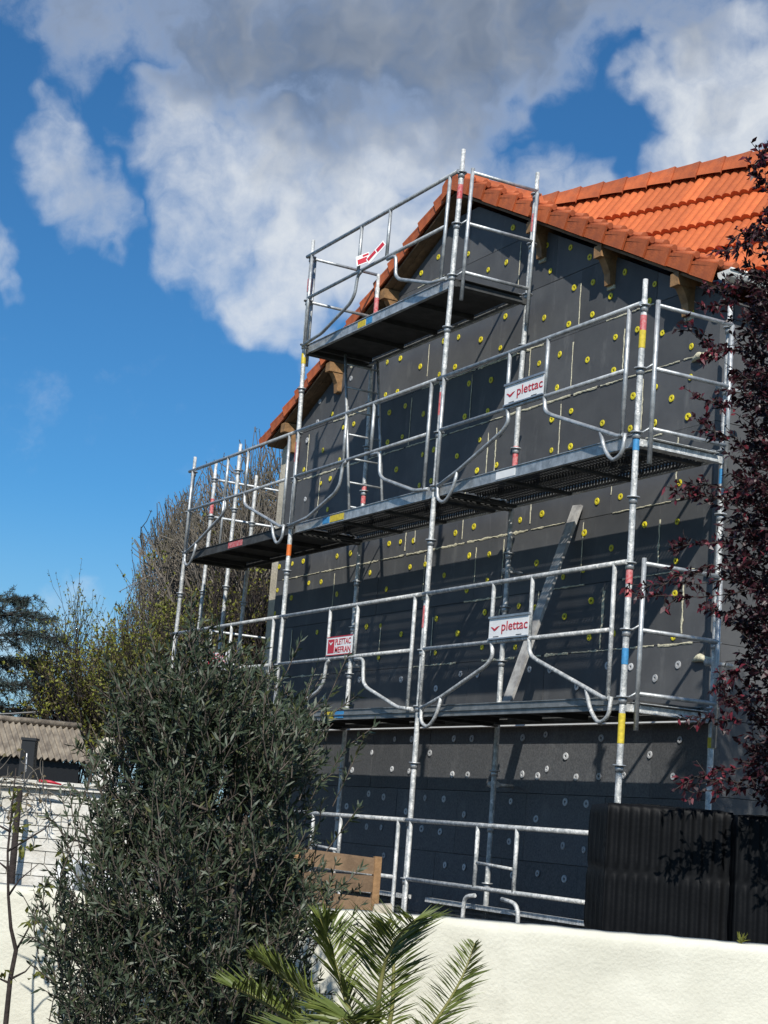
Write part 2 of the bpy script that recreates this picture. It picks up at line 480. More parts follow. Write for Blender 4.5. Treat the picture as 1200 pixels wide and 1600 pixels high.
# ------------------------------------------------------------------ garden wall (rough render)
def garden_wall():
    root = empty('garden_wall', wp(0, .1, GZ))
    tag(root, 'low cream rendered garden wall along the verge, scaffold standing behind it', 'wall')
    na, nz = 300, 34
    a0, a1, zb = -4.6, 4.6, GZ
    V = []; F = []
    rng = np.random.default_rng(3)
    def fbm(n, m, k):
        out = np.zeros((n, m))
        for (g, amp) in ((6, 1.0), (18, .6), (60, .35)):
            gx, gz = max(3, int(n / 300 * g * 3)), max(3, int(m / 34 * g))
            a = rng.normal(size=(gx + 2, gz + 2))
            xs = np.linspace(0, gx, n); zs = np.linspace(0, gz, m)
            xi = xs.astype(int); zi = zs.astype(int); fx = (xs - xi)[:, None]; fz = (zs - zi)[None, :]
            q = a[xi][:, zi] * (1 - fx) * (1 - fz) + a[xi + 1][:, zi] * fx * (1 - fz) + a[xi][:, zi + 1] * (1 - fx) * fz + a[xi + 1][:, zi + 1] * fx * fz
            out += q * amp
        return out * k
    d = fbm(na + 1, nz + 1, .0035)
    top = fbm(na + 1, 2, .0045)[:, 0]
    base = root.location
    for i in range(na + 1):
        for j in range(nz + 1):
            zz = zb + (WTOP + top[i] - zb) * j / nz
            edge = .012 if j == nz else 0
            V.append(wp(a0 + (a1 - a0) * i / na, float(d[i, j]) + edge, zz) - base)
    for i in range(na):
        for j in range(nz):
            a = i * (nz + 1) + j
            F.append((a, a + nz + 1, a + nz + 2, a + 1))
    nb = len(V)
    for i in range(na + 1):
        V.append(wp(a0 + (a1 - a0) * i / na, .19, WTOP + top[i] + .004) - base); V.append(wp(a0 + (a1 - a0) * i / na, .2, zb) - base)
    for i in range(na):
        t0, t1 = i * (nz + 1) + nz, (i + 1) * (nz + 1) + nz
        F.append((t0, t1, nb + 2 * i + 2, nb + 2 * i)); F.append((nb + 2 * i, nb + 2 * i + 2, nb + 2 * i + 3, nb + 2 * i + 1))
    F.append((nb, nb + 1, 0, nz)); 
    F.append((na * (nz + 1), nb + 2 * na + 1, nb + 2 * na, na * (nz + 1) + nz))
    me = bpy.data.meshes.new('wall_body')
    me.from_pydata([tuple(v) for v in V], [], F); me.materials.append(M['wall_cream'])
    for p in me.polygons: p.use_smooth = len(p.vertices) == 4
    put(me, 'wall_body', root)
    # a squared stone set on the crest
    mb = MB(); c = at(590, 1430, 8.12)
    mb.prism([c + RT * -.035 + UP * -.03, c + RT * .075 + UP * -.035, c + RT * .065 + UP * .055, c + RT * -.018 + UP * .045], FW * .14)
    o = mb.obj('coping_stone', M['stone'], root)
garden_wall()

# ------------------------------------------------------------------ house
YW, YL, YR = 1.07, 1.15, .87                  # upper board face, lower board face, plane of the verge tiles
AX, AZ, SL = -1.61, 5.70, .485                # ridge line of the gable
XL, XR = -5.80, 2.62
def ztop(x): return AZ - SL * abs(x - AX)
house = empty('gable_house', (AX, 4.0, GARDEN))
tag(house, 'gabled house clad in dark grey insulation boards with an orange tiled roof', 'house')
def clip(poly, a, b, c):
    """keep a*x + b*z <= c"""
    out = []
    for i in range(len(poly)):
        p, q = poly[i], poly[(i + 1) % len(poly)]
        dp, dq = a * p[0] + b * p[1] - c, a * q[0] + b * q[1] - c
        if dp <= 0: out.append(p)
        if (dp < 0 < dq) or (dq < 0 < dp):
            t = dp / (dp - dq); out.append((p[0] + (q[0] - p[0]) * t, p[1] + (q[1] - p[1]) * t))
    return out
def under_roof(poly, drop):
    c0 = AZ - drop
    poly = clip(poly, SL, 1, c0 + SL * AX)
    if len(poly) >= 3: poly = clip(poly, -SL, 1, c0 - SL * AX)
    return poly
# masonry core: pentagon extruded
mb = MB()
prof = [(XL, GARDEN - .1), (XR - .1, GARDEN - .1)] + [(XR - .1, ztop(XR) - .24), (AX, AZ - .24), (XL, ztop(XL) - .24)]
mb.prism([Vector((x, YL + .10, z)) for x, z in prof], (0, 6.6, 0))
mb.obj('masonry_core', M['masonry'], house)
# strip of old cream render left bare at the far corner
mb = MB()
poly = under_roof([(XL, GARDEN), (-5.57, GARDEN), (-5.57, 6), (XL, 6)], .23)
mb.prism([Vector((x, YW + .02, z)) for x, z in poly], (0, .16, 0))
mb.obj('bare_render_strip', M['render'], house)

ROWS = {0: [-4.4, -3.2, -2.1, -.95, .36, 1.55], 1: [-5.0, -3.9, -2.8, -1.7, -.45, .2, 1.2, 2.3], 2: [-5.2, -4.0, -2.95, -1.95, -.95, -.45, .85, 1.95],
        3: [-4.65, -3.45, -2.4, -2.2, -1.24, -.02, 1.24, 2.14], 4: [-4.6, -3.4, -2.1, -.87, -.72, .38, 1.62], 5: [-5.0, -3.9, -2.5, -1.26, -.2, .52, 1.31, 2.42],
        6: [-3.4, -2.2, -.95, .59, 1.75], 7: [-2.8, -1.6, -.5, .15], 8: [-1.5]}
foam_rng = random.Random(5)
def foam(p, q, w):
    """bead of foam squeezed out of a joint, on the plane Y = p.y"""
    p, q = Vector(p), Vector(q); L = (q - p).length
    n = max(3, int(L / .035)); t = (q - p).normalized(); s = Vector((0, 1, 0)).cross(t)
    up, lo = [], []
    ph = foam_rng.random() * 9
    for i in range(n + 1):
        k = i / n
        ww = w * (.45 + .55 * abs(math.sin(ph + k * n * .37)) + foam_rng.random() * .35)
        if foam_rng.random() < .05: ww *= 2.0
        c = p + (q - p) * k + s * (foam_rng.random() - .5) * w * .5
        up.append(c + s * ww / 2); lo.append(c - s * ww / 2)
    mb = MB()
    h = Vector((0, -.0035, 0))
    for i in range(n):
        mb.add([lo[i], lo[i + 1], lo[i + 1] * .5 + up[i + 1] * .5 + h, lo[i] * .5 + up[i] * .5 + h], [(0, 1, 2, 3)])
        mb.add([lo[i] * .5 + up[i] * .5 + h, lo[i + 1] * .5 + up[i + 1] * .5 + h, up[i + 1], up[i]], [(0, 1, 2, 3)])
    mb.obj('foam_bead', M['foam'], house)
def board(x0, x1, z0, z1, y, th, material, drop=.23):
    g = .0025
    poly = [(x0 + g, z0 + g), (x1 - g, z0 + g), (x1 - g, z1 - g), (x0 + g, z1 - g)]
    poly = under_roof(poly, drop)
    if len(poly) < 3: return
    area = abs(sum(poly[i][0] * poly[(i + 1) % len(poly)][1] - poly[(i + 1) % len(poly)][0] * poly[i][1] for i in range(len(poly)))) / 2
    if area < .004: return
    off = foam_rng.uniform(-.0025, .0025)
    tx, tz = foam_rng.uniform(-.0015, .0015), foam_rng.uniform(-.0015, .0015)
    cx, cz = (x0 + x1) / 2, (z0 + z1) / 2
    mb = MB()
    mb.prism([Vector((x, y + off + tx * (x - cx) + tz * (z - cz), z)) for x, z in poly], (0, th, 0))
    mb.obj('insulation_board', material, house)
for r, seams in ROWS.items():
    z0 = -.04 + .6 * r; z1 = z0 + .6
    xs = [-5.57] + [x for x in seams if x > -5.4] + [XR]
    for a, b in zip(xs[:-1], xs[1:]): board(a, b, z0, z1, YW, .14, M['board'])
    for x in seams:
        if z1 > ztop(x) - .3: continue
        pr_ = .82 if x > -3 else .5
        if r in (0,): pr_ *= .7
        if foam_rng.random() < pr_:
            lo, hi = sorted((foam_rng.uniform(0, .3), foam_rng.uniform(.75, 1)))
            foam((x, YW - .005, z0 + .6 * lo), (x, YW - .005, z0 + .6 * hi), foam_rng.choice((.012, .016, .021)))
    # horizontal joints
    if r > 0:
        x = -5.4
        while x < 2.3:
            L = foam_rng.uniform(.3, 1.2); x2 = min(x + L, 2.45)
            if foam_rng.random() < (.88 if r in (1, 3, 5) else .36) and ztop(x) > z0 + .35 and ztop(x2) > z0 + .35:
                foam((x, YW - .005, z0), (x2, YW - .005, z0), foam_rng.choice((.011, .014, .019)))
            x = x2 + .05
# filled gap near the right post
foam((1.19, YW - .002, .62), (1.22, YW - .002, 1.08), .03)
for r in range(4):
    z1 = -.075 - .6 * r; z0 = z1 - .6
    sh = (-.1, .5, .15, .8)[r]
    x = -5.57
    xs = [x] + [v for v in np.arange(-5.57 + .35 + sh, XR - .25, 1.2)] + [XR]
    for a, b in zip(xs[:-1], xs[1:]): board(a, b, max(z0, GARDEN - .05), z1, YL, .10, M['board_low'])
# side wall facing the plum tree
for r in range(-3, 6):
    z0 = -.04 + .6 * r
    if z0 + .6 > ztop(XR) - .25: z1 = ztop(XR) - .25
    else: z1 = z0 + .6
    if z1 - z0 < .05: continue
    ys = [YW + .142, 1.75 + .25 * (r % 2), 2.95 + .2 * (r % 2), 4.2]
    for a, b in zip(ys[:-1], ys[1:]):
        mb = MB(); e = foam_rng.uniform(-.002, .002)
        mb.abox(XR - .10, XR - .003 + e, a + .0025, b - .0025, max(z0, GARDEN - .05) + .0025, z1 - .0025)
        mb.obj('insulation_board', M['board'], house)
# starter profile
mb = MB()
mb.abox(-5.57, XR + .004, YW - .016, YW + .10, -.074, -.0395)
mb.abox(-5.57, XR + .004, YW - .016, YW - .010, -.0385, -.018); mb.obj('starter_profile', M['profile'], house)

# fixing washers, read off the photograph
def zs(o, s, L): return [(o[0] + a / s, o[1] + b / s) for a, b in L]
YEL = (zs((680, 460), 5.333, [(585,183),(908,195),(1113,248),(72,388),(195,357),(380,376),(543,446),(33,667),(165,604),(1038,500),(866,575),(1015,778),(282,742),(466,713),(246,1018),(438,972),(1133,972),(972,1040),(548,1150),(371,1211),(180,1345),(968,1300),(1127,1268),(511,1422),(348,1468)])
 + zs((760, 480), 5.4545, [(903,62),(1100,255),(863,448),(1085,540),(988,988)])
 + zs((940, 420), 5.333, [(195,27),(443,127),(75,228),(600,115),(398,270),(298,505),(507,535),(752,375),(748,647),(740,903),(450,985),(263,1060),(583,1080),(720,1232),(443,1285),(238,1330)])
 + zs((800, 220), 3, [(5,405),(165,490),(275,500),(365,545),(180,610),(380,663),(292,688)])
 + zs((440, 220), 3, [(1085,407),(875,530),(968,605),(1053,570),(735,545),(655,620),(495,1038),(557,1020),(650,1058),(487,1190),(543,1175)])
 + zs((460, 540), 4.615, [(293,303),(273,493),(352,590),(428,565),(205,755),(325,827),(685,483),(800,435),(930,493),(673,697),(778,657),(923,785),(735,893),(1005,750),(258,960),(190,993),(238,1182),(900,1008),(985,975),(68,895),(1172,797)])
 + zs((540, 600), 5.333, [(363,1330),(457,1315),(567,1305),(915,1242),(1070,1188),(537,1525),(663,1503),(1030,1430),(203,1573),(40,1412)])
 + zs((380, 780), 4.85, [(273,512),(372,490),(456,470),(711,432),(260,690),(498,635),(590,627),(365,747),(710,720),(1085,682),(207,1063),(560,1008),(658,990),(935,965),(1040,960),(1025,1197),(240,865)])
 + zs((700, 740), 4.615, [(678,290),(1075,200),(983,427),(520,335),(297,583),(450,515),(640,645),(1178,537),(282,770),(830,745),(975,695),(423,812),(135,840),(1033,917),(1190,905),(511,955),(628,965),(265,1000),(840,1030),(68,1152),(1018,1180),(1190,1153),(246,1252),(484,1252),(592,1247)])
 + zs((840, 560), 3.333, [(432,720),(557,866),(727,850),(740,648),(720,1055),(715,1225)])
 + zs((940, 840), 5.333, [(597,827)]) + zs((560, 880), 3, [(365,260),(200,333),(360,420),(402,57)]))
WHI = (zs((460, 540), 4.615, [(418,100),(408,237),(382,453),(185,403),(167,553),(92,683),(78,1108)])
 + zs((380, 780), 4.85, [(880,1367),(615,1503)]) + zs((700, 740), 4.615, [(90,1445),(213,1450),(588,1412),(733,1417),(1150,1385)])
 + zs((940, 840), 5.333, [(243,1077),(445,1173),(638,1060)]) + zs((560, 880), 3, [(363,587),(200,545),(1023,577)]))
LOW = (zs((480, 1100), 4.85, [(375,280),(340,500),(467,680),(580,705),(893,712),(1035,720),(300,775),(748,815),(450,930),(560,935),(868,945),(1007,968),(580,1147),(1043,1220)])
 + zs((560, 880), 3, [(170,825),(250,825),(448,822),(532,822),(63,888),(157,965),(237,975),(440,990),(512,992),(335,890),(770,818),(878,803),(1138,820),(972,905),(883,965),(768,990),(840,998),(1020,1003),(1127,1000)])
 + zs((840, 980), 4.138, [(725,825),(920,728),(557,958),(875,965)])
 + zs((700, 1200), 4.615, [(453,240),(845,245),(998,258),(115,335),(635,367),(440,530),(828,560),(978,590),(115,715),(463,773),(645,760),(838,800)]))
def washer_mesh(name, r, m):
    n = 14; V = []; F = []
    for (rr, y) in ((r, .002), (r * .94, -.005), (r * .40, -.006), (r * .34, .0015)):
        for k in range(n): V.append((rr * math.cos(2 * math.pi * k / n), y, rr * math.sin(2 * math.pi * k / n)))
    for j in range(3):
        for k in range(n): F.append((j * n + k, j * n + (k + 1) % n, (j + 1) * n + (k + 1) % n, (j + 1) * n + k))
    me = bpy.data.meshes.new(name); me.from_pydata(V, [], F); me.materials.append(m); me.update(); return me
wy = washer_mesh('fixing_washer', .0315, M['washer_y']); ww = washer_mesh('fixing_washer_grey', .034, M['washer_w'])
for L, y, me in ((YEL, YW - .004, wy), (WHI, YW - .004, ww), (LOW, YL - .004, ww)):
    for u, v in L:
        p = onY(u, v, y + foam_rng.uniform(-.004, .003))
        o = put(me, 'fixing_washer', house, p - house.location)
        o.rotation_euler = (foam_rng.uniform(-.10, .10), foam_rng.uniform(0, 6), foam_rng.uniform(-.10, .10)); o.scale = [foam_rng.uniform(.86, 1.08)] * 3

# ---- roof of the gable
roof = empty('roof', (0, 0, 0), house); roof.location = Vector((AX, YR, AZ)) - house.location
PITCH_A = math.atan(SL); NT = 14; TW = .3107
sdir = {1: Vector((math.cos(PITCH_A), 0, -math.sin(PITCH_A))), -1: Vector((-math.cos(PITCH_A), 0, -math.sin(PITCH_A)))}
TL = TW / math.cos(PITCH_A)
nrm = {s: Vector((s * math.sin(PITCH_A), 0, math.cos(PITCH_A))) for s in (1, -1)}
def verge_mesh(s):
    """one verge tile, upper end at origin, running down the slope; its lower end stands proud of the next"""
    d, n = sdir[s], nrm[s]
    mb = MB()
    P = lambda a, b, y: d * a + n * b + Vector((0, y, 0))
    L = TL + .035
    # hanging face
    f = [P(0, -.126, .004), P(L, -.124 if s == 1 else -.128, -.020), P(L + .004, .034 if s == 1 else .010, -.022), P(L * .5, .013 if s == 1 else -.002, -.008), P(0, -.020 if s == 1 else -.014, .004)]
    mb.prism(f, (0, .02, 0))
    # top flap with a raised lip over the edge
    mb.prism([P(0, -.020, 0), P(L, .034 if s == 1 else .008, -.020), P(L, .008 if s == 1 else -.016, -.020), P(0, -.045, 0)], (0, .26, 0))
    mb.tube([P(.0, -.016, .035), P(L + .006, .044 if s == 1 else .014, .02)], [.018, .030 if s == 1 else .02], 8)
    mb.tube([P(.0, -.012, .17), P(L + .006, .042 if s == 1 else .014, .17)], [.026, .040 if s == 1 else .028], 8)
    return mb.mesh('verge_tile', M['verge'])
for s in (1, -1):
    me = verge_mesh(s)
    for i in range(NT):
        o = put(me, 'verge_tile', roof, sdir[s] * (i * TL + .02) + Vector((0, foam_rng.uniform(-.004, .004), foam_rng.uniform(-.004, .004))))
        o.rotation_euler = (0, foam_rng.uniform(-.008, .008), foam_rng.uniform(-.006, .006))
# apex cap tile
mb = MB()
pts = [Vector((AX - .17, 0, AZ - .215)), Vector((AX - .17, 0, AZ - .055)), Vector((AX - .05, 0, AZ + .035)), Vector((AX + .05, 0, AZ + .035)), Vector((AX + .17, 0, AZ - .055)), Vector((AX + .17, 0, AZ - .215)), Vector((AX, 0, AZ - .135))]
mb.prism([p + Vector((0, YR - .03, 0)) for p in pts], (0, .03, 0))
mb.obj('apex_tile', M['verge'], roof)
# ridge caps of the gable, then the tiled slopes (two kinds of rows joined: too thin a sliver to pick apart)
def ridge_tile_mesh(name, L, w, h, m):
    mb = MB()
    def sec(x, k): return [Vector((x, -w * k, -h * .62 * k)), Vector((x, -w * .42 * k, h * .30 * k)), Vector((x, w * .42 * k, h * .30 * k)), Vector((x, w * k, -h * .62 * k))]
    a, b, c = sec(0, .86), sec(L * .80, 1.0), sec(L + .035, 1.13)
    a2 = [Vector((p.x, p.y * .9, p.z - .018)) for p in a]; c2 = [Vector((p.x, p.y * .9, p.z - .018)) for p in c]
    vs = a + b + c + a2 + c2
    fs = []
    for j in (0, 4):
        for q in range(3): fs.append((j + q, j + q + 1, j + q + 5, j + q + 4))
    for q in range(3): fs.append((8 + q, 9 + q, 17 + q, 16 + q)); fs.append((q + 1, q, 12 + q, 13 + q))
    mb.add(vs, fs)
    return mb.mesh(name, m)
rme = ridge_tile_mesh('ridge_tile', .34, .13, .15, M['verge'])
for i in range(3):
    o = put(rme, 'ridge_tile', roof, Vector((0, .02 + i * .34, .03))); o.rotation_euler = (0, 0, math.pi / 2)
mb = MB()
for s in (1, -1):
    d, n = sdir[s], nrm[s]
    y1 = 3.0 if s == 1 else 7.4
    o0 = Vector((AX, YR + .24, AZ - .03))
    ncol = int((y1 - YR - .24) / .15)
    Lt = NT * TL
    if s == -1:
        mb.prism([o0 - n * .02, o0 + d * Lt - n * .02, o0 + d * Lt, o0], (0, y1 - YR - .24, 0)); continue
    for i in range(NT):
        a0 = o0 + d * (i * TL) - n * .012; a1 = o0 + d * ((i + 1) * TL + .03) + n * .012
        for j in range(ncol):
            pr0 = [(0, 0), (.035, .030), (.075, .038), (.115, .030), (.15, 0)]
            A = [a0 + Vector((0, j * .15 + y, 0)) + n * h for y, h in pr0]; B = [a1 + Vector((0, j * .15 + y, 0)) + n * h for y, h in pr0]
            mb.smooth = True
            mb.add(A + B, [(q, q + 5, q + 6, q + 1) for q in range(4)])
            mb.smooth = False
            Bl = [p - n * .03 for p in B]
            mb.add(B + Bl, [(q + 1, q, q + 5, q + 6) for q in range(4)])
o = mb.obj('slope_tiles', M['tile'], roof); o['kind'] = 'stuff'
# soffit boards under the overhang and the deck beneath the tiles
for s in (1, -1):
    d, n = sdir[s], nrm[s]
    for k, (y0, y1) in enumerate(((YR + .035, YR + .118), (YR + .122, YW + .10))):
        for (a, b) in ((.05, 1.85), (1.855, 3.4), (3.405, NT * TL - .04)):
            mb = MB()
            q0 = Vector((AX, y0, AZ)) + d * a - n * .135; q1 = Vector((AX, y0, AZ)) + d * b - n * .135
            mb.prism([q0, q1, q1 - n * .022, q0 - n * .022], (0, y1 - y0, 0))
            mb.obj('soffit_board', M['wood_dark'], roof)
# purlin ends with shaped brackets
for (x, side) in ((-3.05, -1), (-4.28, -1), (-5.40, -1), (-.08, 1), (1.08, 1), (2.22, 1)):
    zt = ztop(x) - .185 - .04
    beam = MB()
    beam.prism([Vector((x - .055, YR + .015, zt + .05)), Vector((x + .055, YR + .015, zt + .05)), Vector((x + .055, YR + .015, zt - .06)), Vector((x - .055, YR + .015, zt - .06))], (0, .34, 0))
    b = beam.obj('purlin_end', M['wood'], roof)
    br = MB()
    pr_ = [(YR + .06, zt - .058), (YW + .03, zt - .058), (YW + .03, zt - .30), (YW - .055, zt - .295), (YW - .065, zt - .19), (YR + .10, zt - .12)]
    br.prism([Vector((x - .045, y, z)) for y, z in pr_], (.09, 0, 0))
    br.obj('bracket', M['wood'], b)
    if side == 1:
        fo = MB(); fo.box((x + .0, YW - .01, zt - .31), (.05, 0, 0), (0, .012, 0), (0, 0, .018)); fo.obj('foam_pad', M['foam'], b)
# white gutter along the right eave, seen end-on
gx, gz = AX + NT * TW * 1.0 + .10, ztop(AX + NT * TW) - .06
mb = MB()
ring = [(gx + .075 * math.cos(t), gz + .075 * math.sin(t)) for t in np.linspace(math.pi, 2 * math.pi, 9)]
for (a, b) in zip(ring[:-1], ring[1:]):
    mb.add([(a[0], YR + .03, a[1]), (b[0], YR + .03, b[1]), (b[0], 2.6, b[1]), (a[0], 2.6, a[1])], [(0, 1, 2, 3)])
mb.prism([Vector((x, YR + .025, z)) for x, z in ring], (0, .006, 0))
mb.tube([(ring[-1][0] + .005, YR + .03, gz + .004), (ring[-1][0] + .005, 2.6, gz + .004)], .010, 6)
mb.obj('gutter', M['gutter'], roof)

# ---- the steeper cross wing behind, its ridge turned from the gable
wing = empty('cross_wing', (0, 0, 0), house)
RW0 = onX(872, 321, AX - .15)
dW = Vector((.928, .372, 0)).normalized(); nW = Vector((dW.y, -dW.x, 0))
TAN = 1.28; CW = math.cos(math.atan(TAN)); SW = math.sin(math.atan(TAN))
down = nW * CW - UP * SW; outn = nW * SW + UP * CW
wing.location = RW0 - house.location
EXP, TWD = .505, .196
def wing_tile_mesh():
    mb = MB(); prf = [(0, .0), (.018, .022), (.049, .032), (.080, .022), (.098, .002), (.116, .022), (.147, .032), (.178, .022), (.196, 0)]
    L = EXP + .05
    A = [dW * a + outn * h for a, h in prf]; B = [dW * a + down * L + outn * (h + .052) for a, h in prf]
    Bl = [dW * a + down * (L - .004) + outn * (.004 + h * .2) for a, h in prf]
    n = len(prf)
    mb.smooth = True; mb.add(A + B, [(q, q + n, q + n + 1, q + 1) for q in range(n - 1)])
    mb.smooth = False; mb.add(B + Bl, [(q + 1, q, q + n, q + n + 1) for q in range(n - 1)])
    return mb.mesh('roof_tile', M['tile'])
wt_me = wing_tile_mesh()
for r in range(6):
    for c in range(-2, 26):
        p = down * (.06 + r * EXP) + dW * (c * TWD)
        wpnt = RW0 + p + down * (EXP * .6) + dW * (TWD * .5)
        if wpnt.z < ztop(wpnt.x) - .25 and wpnt.x > AX: continue
        if wpnt.x < AX - .1: continue
        o = put(wt_me, 'roof_tile', wing, p + outn * foam_rng.uniform(-.003, .003))
rwm = ridge_tile_mesh('ridge_tile_wing', .292, .135, .20, M['verge'])
for i in range(-1, 17):
    o = put(rwm, 'ridge_tile', wing, dW * (i * .292) + UP * .075)
    o.rotation_euler = (0, 0, math.atan2(dW.y, dW.x))
# under-roof and walls of the wing
mb = MB(); LW = 5.0
e0, e1 = down * 3.05, Vector((-down.x, -down.y, down.z)) * 3.05
mb.prism([RW0 + dW * 3.3 - UP * .05, RW0 + dW * 3.3 + e0 - UP * .05, RW0 + dW * 3.3 + e1 - UP * .05], dW * (LW - 3.3))
mb.obj('roof_deck', M['wood_dark'], wing)
mb = MB()
a, b = RW0 + nW * 1.65, RW0 - nW * 1.65
base = GARDEN - .1
q = [Vector((v.x, v.y, base)) for v in (a + dW * 3.2, a + dW * (LW - .2), b + dW * (LW - .2), b + dW * 3.2)]
mb.prism(q, (0, 0, RW0.z - 2.3 - base))
mb.obj('wing_wall', M['render'], wing)

# ------------------------------------------------------------------ scaffold
W_ = .84                                       # distance from outer to inner standards
XA, XB, XC, XD = -6.0, -3.0, 0.0, 3.0
_lx = [XA, XB, XC, XD]
_lz = [-3, 1, 2, 3, 4, 5, 6]
_ld = [[0, 0, .03, .05, .05, .05, .05], [0, 0, -.004, -.02, -.075, -.085, -.09], [0, 0, .003, .008, .033, .07, .09], [0, 0, 0, .012, .012, .012, .012]]
def warp(mb):
    """the poles of the real scaffold lean by a few centimetres"""
    for i, (x, y, z) in enumerate(mb.v):
        ds = [np.interp(z, _lz, d) for d in _ld]
        mb.v[i] = (x + float(np.interp(x, _lx, ds)), y, z)
    return mb
scaf = empty('scaffold', (0, 0, GARDEN))
tag(scaf, 'galvanised steel tube scaffold of three bays standing against the gable wall', 'scaffold')
RS = .0242
def standard(x, y, z0, z1, rings, bands=(), m='galv_dirty', foot=True):
    mb = MB()
    zz = [z0 + (z1 - .16 - z0) * i / 16 for i in range(17)]
    mb.tube([(x, y, z) for z in zz] + [(x, y, z1 - .155), (x, y, z1)], [RS] * 17 + [RS * .82] * 2, 12)
    if foot: mb.abox(x - .07, x + .07, y - .07, y + .07, z0 - .012, z0 + .004)
    st = warp(mb).obj('standard', M[m], scaf)
    for z in rings:
        r = MB(); r.disc((x, y, z), (0, 0, 1), .050, .011, 14); r.disc((x, y, z - .025), (0, 0, 1), RS + .008, .05, 10)
        warp(r).obj('collar', M['galv'], st)
    for (za, zb, c) in bands:
        r = MB(); r.tube([(x, y, za), (x, y, zb)], RS + .0022, 12, cap=False)
        warp(r).obj('paint_band', M[c], st)
    return st
half = lambda a, b: [z for z in np.arange(a, b + .01, .5)]
B0 = GARDEN + .012
standard(XA, 0, B0, 3.19, half(-1.5, 3), [(.75, .95, 'sign_white'), (2.62, 2.8, 'sign_white')])
standard(XB, 0, B0, 5.20, half(-1.5, 5), [(2.68, 2.90, 'red_paint'), (1.66, 1.78, 'orange_paint'), (3.78, 3.9, 'yellow_paint'), (4.6, 4.75, 'red_paint')])
standard(XC, 0, B0, 5.23, half(-1.5, 5), [(2.66, 2.88, 'red_paint'), (.70, .90, 'red_paint'), (4.74, 4.88, 'red_paint')])
standard(XD, 0, B0, 3.21, half(-1.5, 3), [(2.80, 2.92, 'red_paint'), (2.66, 2.80, 'yellow_paint'), (1.86, 1.99, 'blue_paint'), (.84, .96, 'red_paint'), (.74, .80, 'red_paint'), (.24, .36, 'blue_paint'), (-.34, -.12, 'yellow_paint')])
standard(XA, W_, B0, 3.10, half(-1.5, 2.5), ())
standard(XB, W_, B0, 5.0, half(-1.5, 4.5), [(2.36, 2.56, 'red_paint'), (4.5, 4.72, 'red_paint')])
standard(XC, W_, B0, 5.22, half(-1.5, 5), [(2.30, 2.52, 'red_paint'), (4.62, 4.80, 'red_paint')])
standard(XD, W_, B0, 3.20, half(-1.5, 3), [(1.74, 1.86, 'blue_paint'), (-.3, -.22, 'yellow_paint')])
# return frame round the far corner
for x in (-7.36, -6.60):
    for y in (W_, W_ + 3.0):
        standard(x, y, B0, 3.48 if x < -7 else 3.6, half(-1.25, 3.25), [(2.78, 2.98, 'red_paint')] if y < 1 and x < -7 else ())

RG = .0178
YG = -.048
def guardrail(x0, x1, z, kind, m='galv'):
    """one welded guard frame: top and middle rail, end posts, two centre posts and bent lower legs"""
    mb = MB(); T = lambda pts, r=RG: mb.tube(pts, r, 8)
    P = lambda a, dz: Vector((x0 + a, YG, z + dz))
    L = x1 - x0
    T([P(-.02, 1.0), P(L + .02, 1.0)], .0195)
    T([P(.10, .5), P(L - .12, .5)])
    lo = -.02 if kind != 'base' else -.62
    T(round_path([P(.10, 1.0), P(.10, lo)], .03)); T([P(L - .12, 1.0), P(L - .12, lo)])
    T([P(1.20, 1.0), P(1.20, .5)]); T([P(1.78, 1.0), P(1.78, .5)])
    if kind == 'loop':
        T(round_path([P(1.22, .5), P(1.25, .38), P(1.17, .31), P(.48, .07), P(.12, -.03)], .06))
        T(round_path([P(1.78, .5), P(1.80, .37), P(1.90, .32), P(2.61, .07), P(2.83, -.01), P(L - .10, -.01)], .06))
        T(round_path([P(.13, .0), P(.14, -.15), P(.27, -.20), P(.40, -.10), P(.46, .06)], .07), RG * .9)
        T(round_path([P(L - .08, .0), P(L - .10, -.15), P(L - .22, -.20), P(L - .33, -.10), P(L - .40, .06)], .07), RG * .9)
    elif kind == 'ess':
        T(round_path([P(1.28, .49), P(1.20, .46), P(1.17, .27), P(1.08, .19), P(.49, .01), P(.05, -.03)], .05))
        T(round_path([P(1.80, .47), P(1.97, .47), P(2.00, .25), P(2.08, .19), P(2.71, -.01), P(2.97, -.03)], .06))
    else:
        T(round_path([P(1.22, .44), P(1.06, .42), P(1.03, -.62)], .09))
        T(round_path([P(1.62, .44), P(1.86, .42), P(1.90, -.62)], .10))
        T([P(1.22, .70), P(1.75, .68)], RG * .7)
    # small splashes of mortar on the top rail
    g = warp(mb).obj('guardrail', M[m], scaf)
    return g
for x0, x1, z, kd in ((XA, XB, 2, 'loop'), (XB, XC, 2, 'ess'), (XC, XD, 2, 'loop'), (XA, XB, 0, 'loop'), (XB, XC, 0, 'ess'), (XC, XD, 0, 'loop'), (XB, XC, 4, 'ess')):
    guardrail(x0, x1, z, kd, 'galv' if z else 'galv_dirty')
guardrail(XB, XC, -2, 'base', 'galv_dirty')
gb = guardrail(XC, XD, -2, 'base', 'galv_dirty')
mb = MB(); mb.tube([(2.88, YG, -1.35), (2.88, YG, -1.22)], RG + .002, 8, cap=False); warp(mb).obj('paint_band', M['blue_paint'], gb)
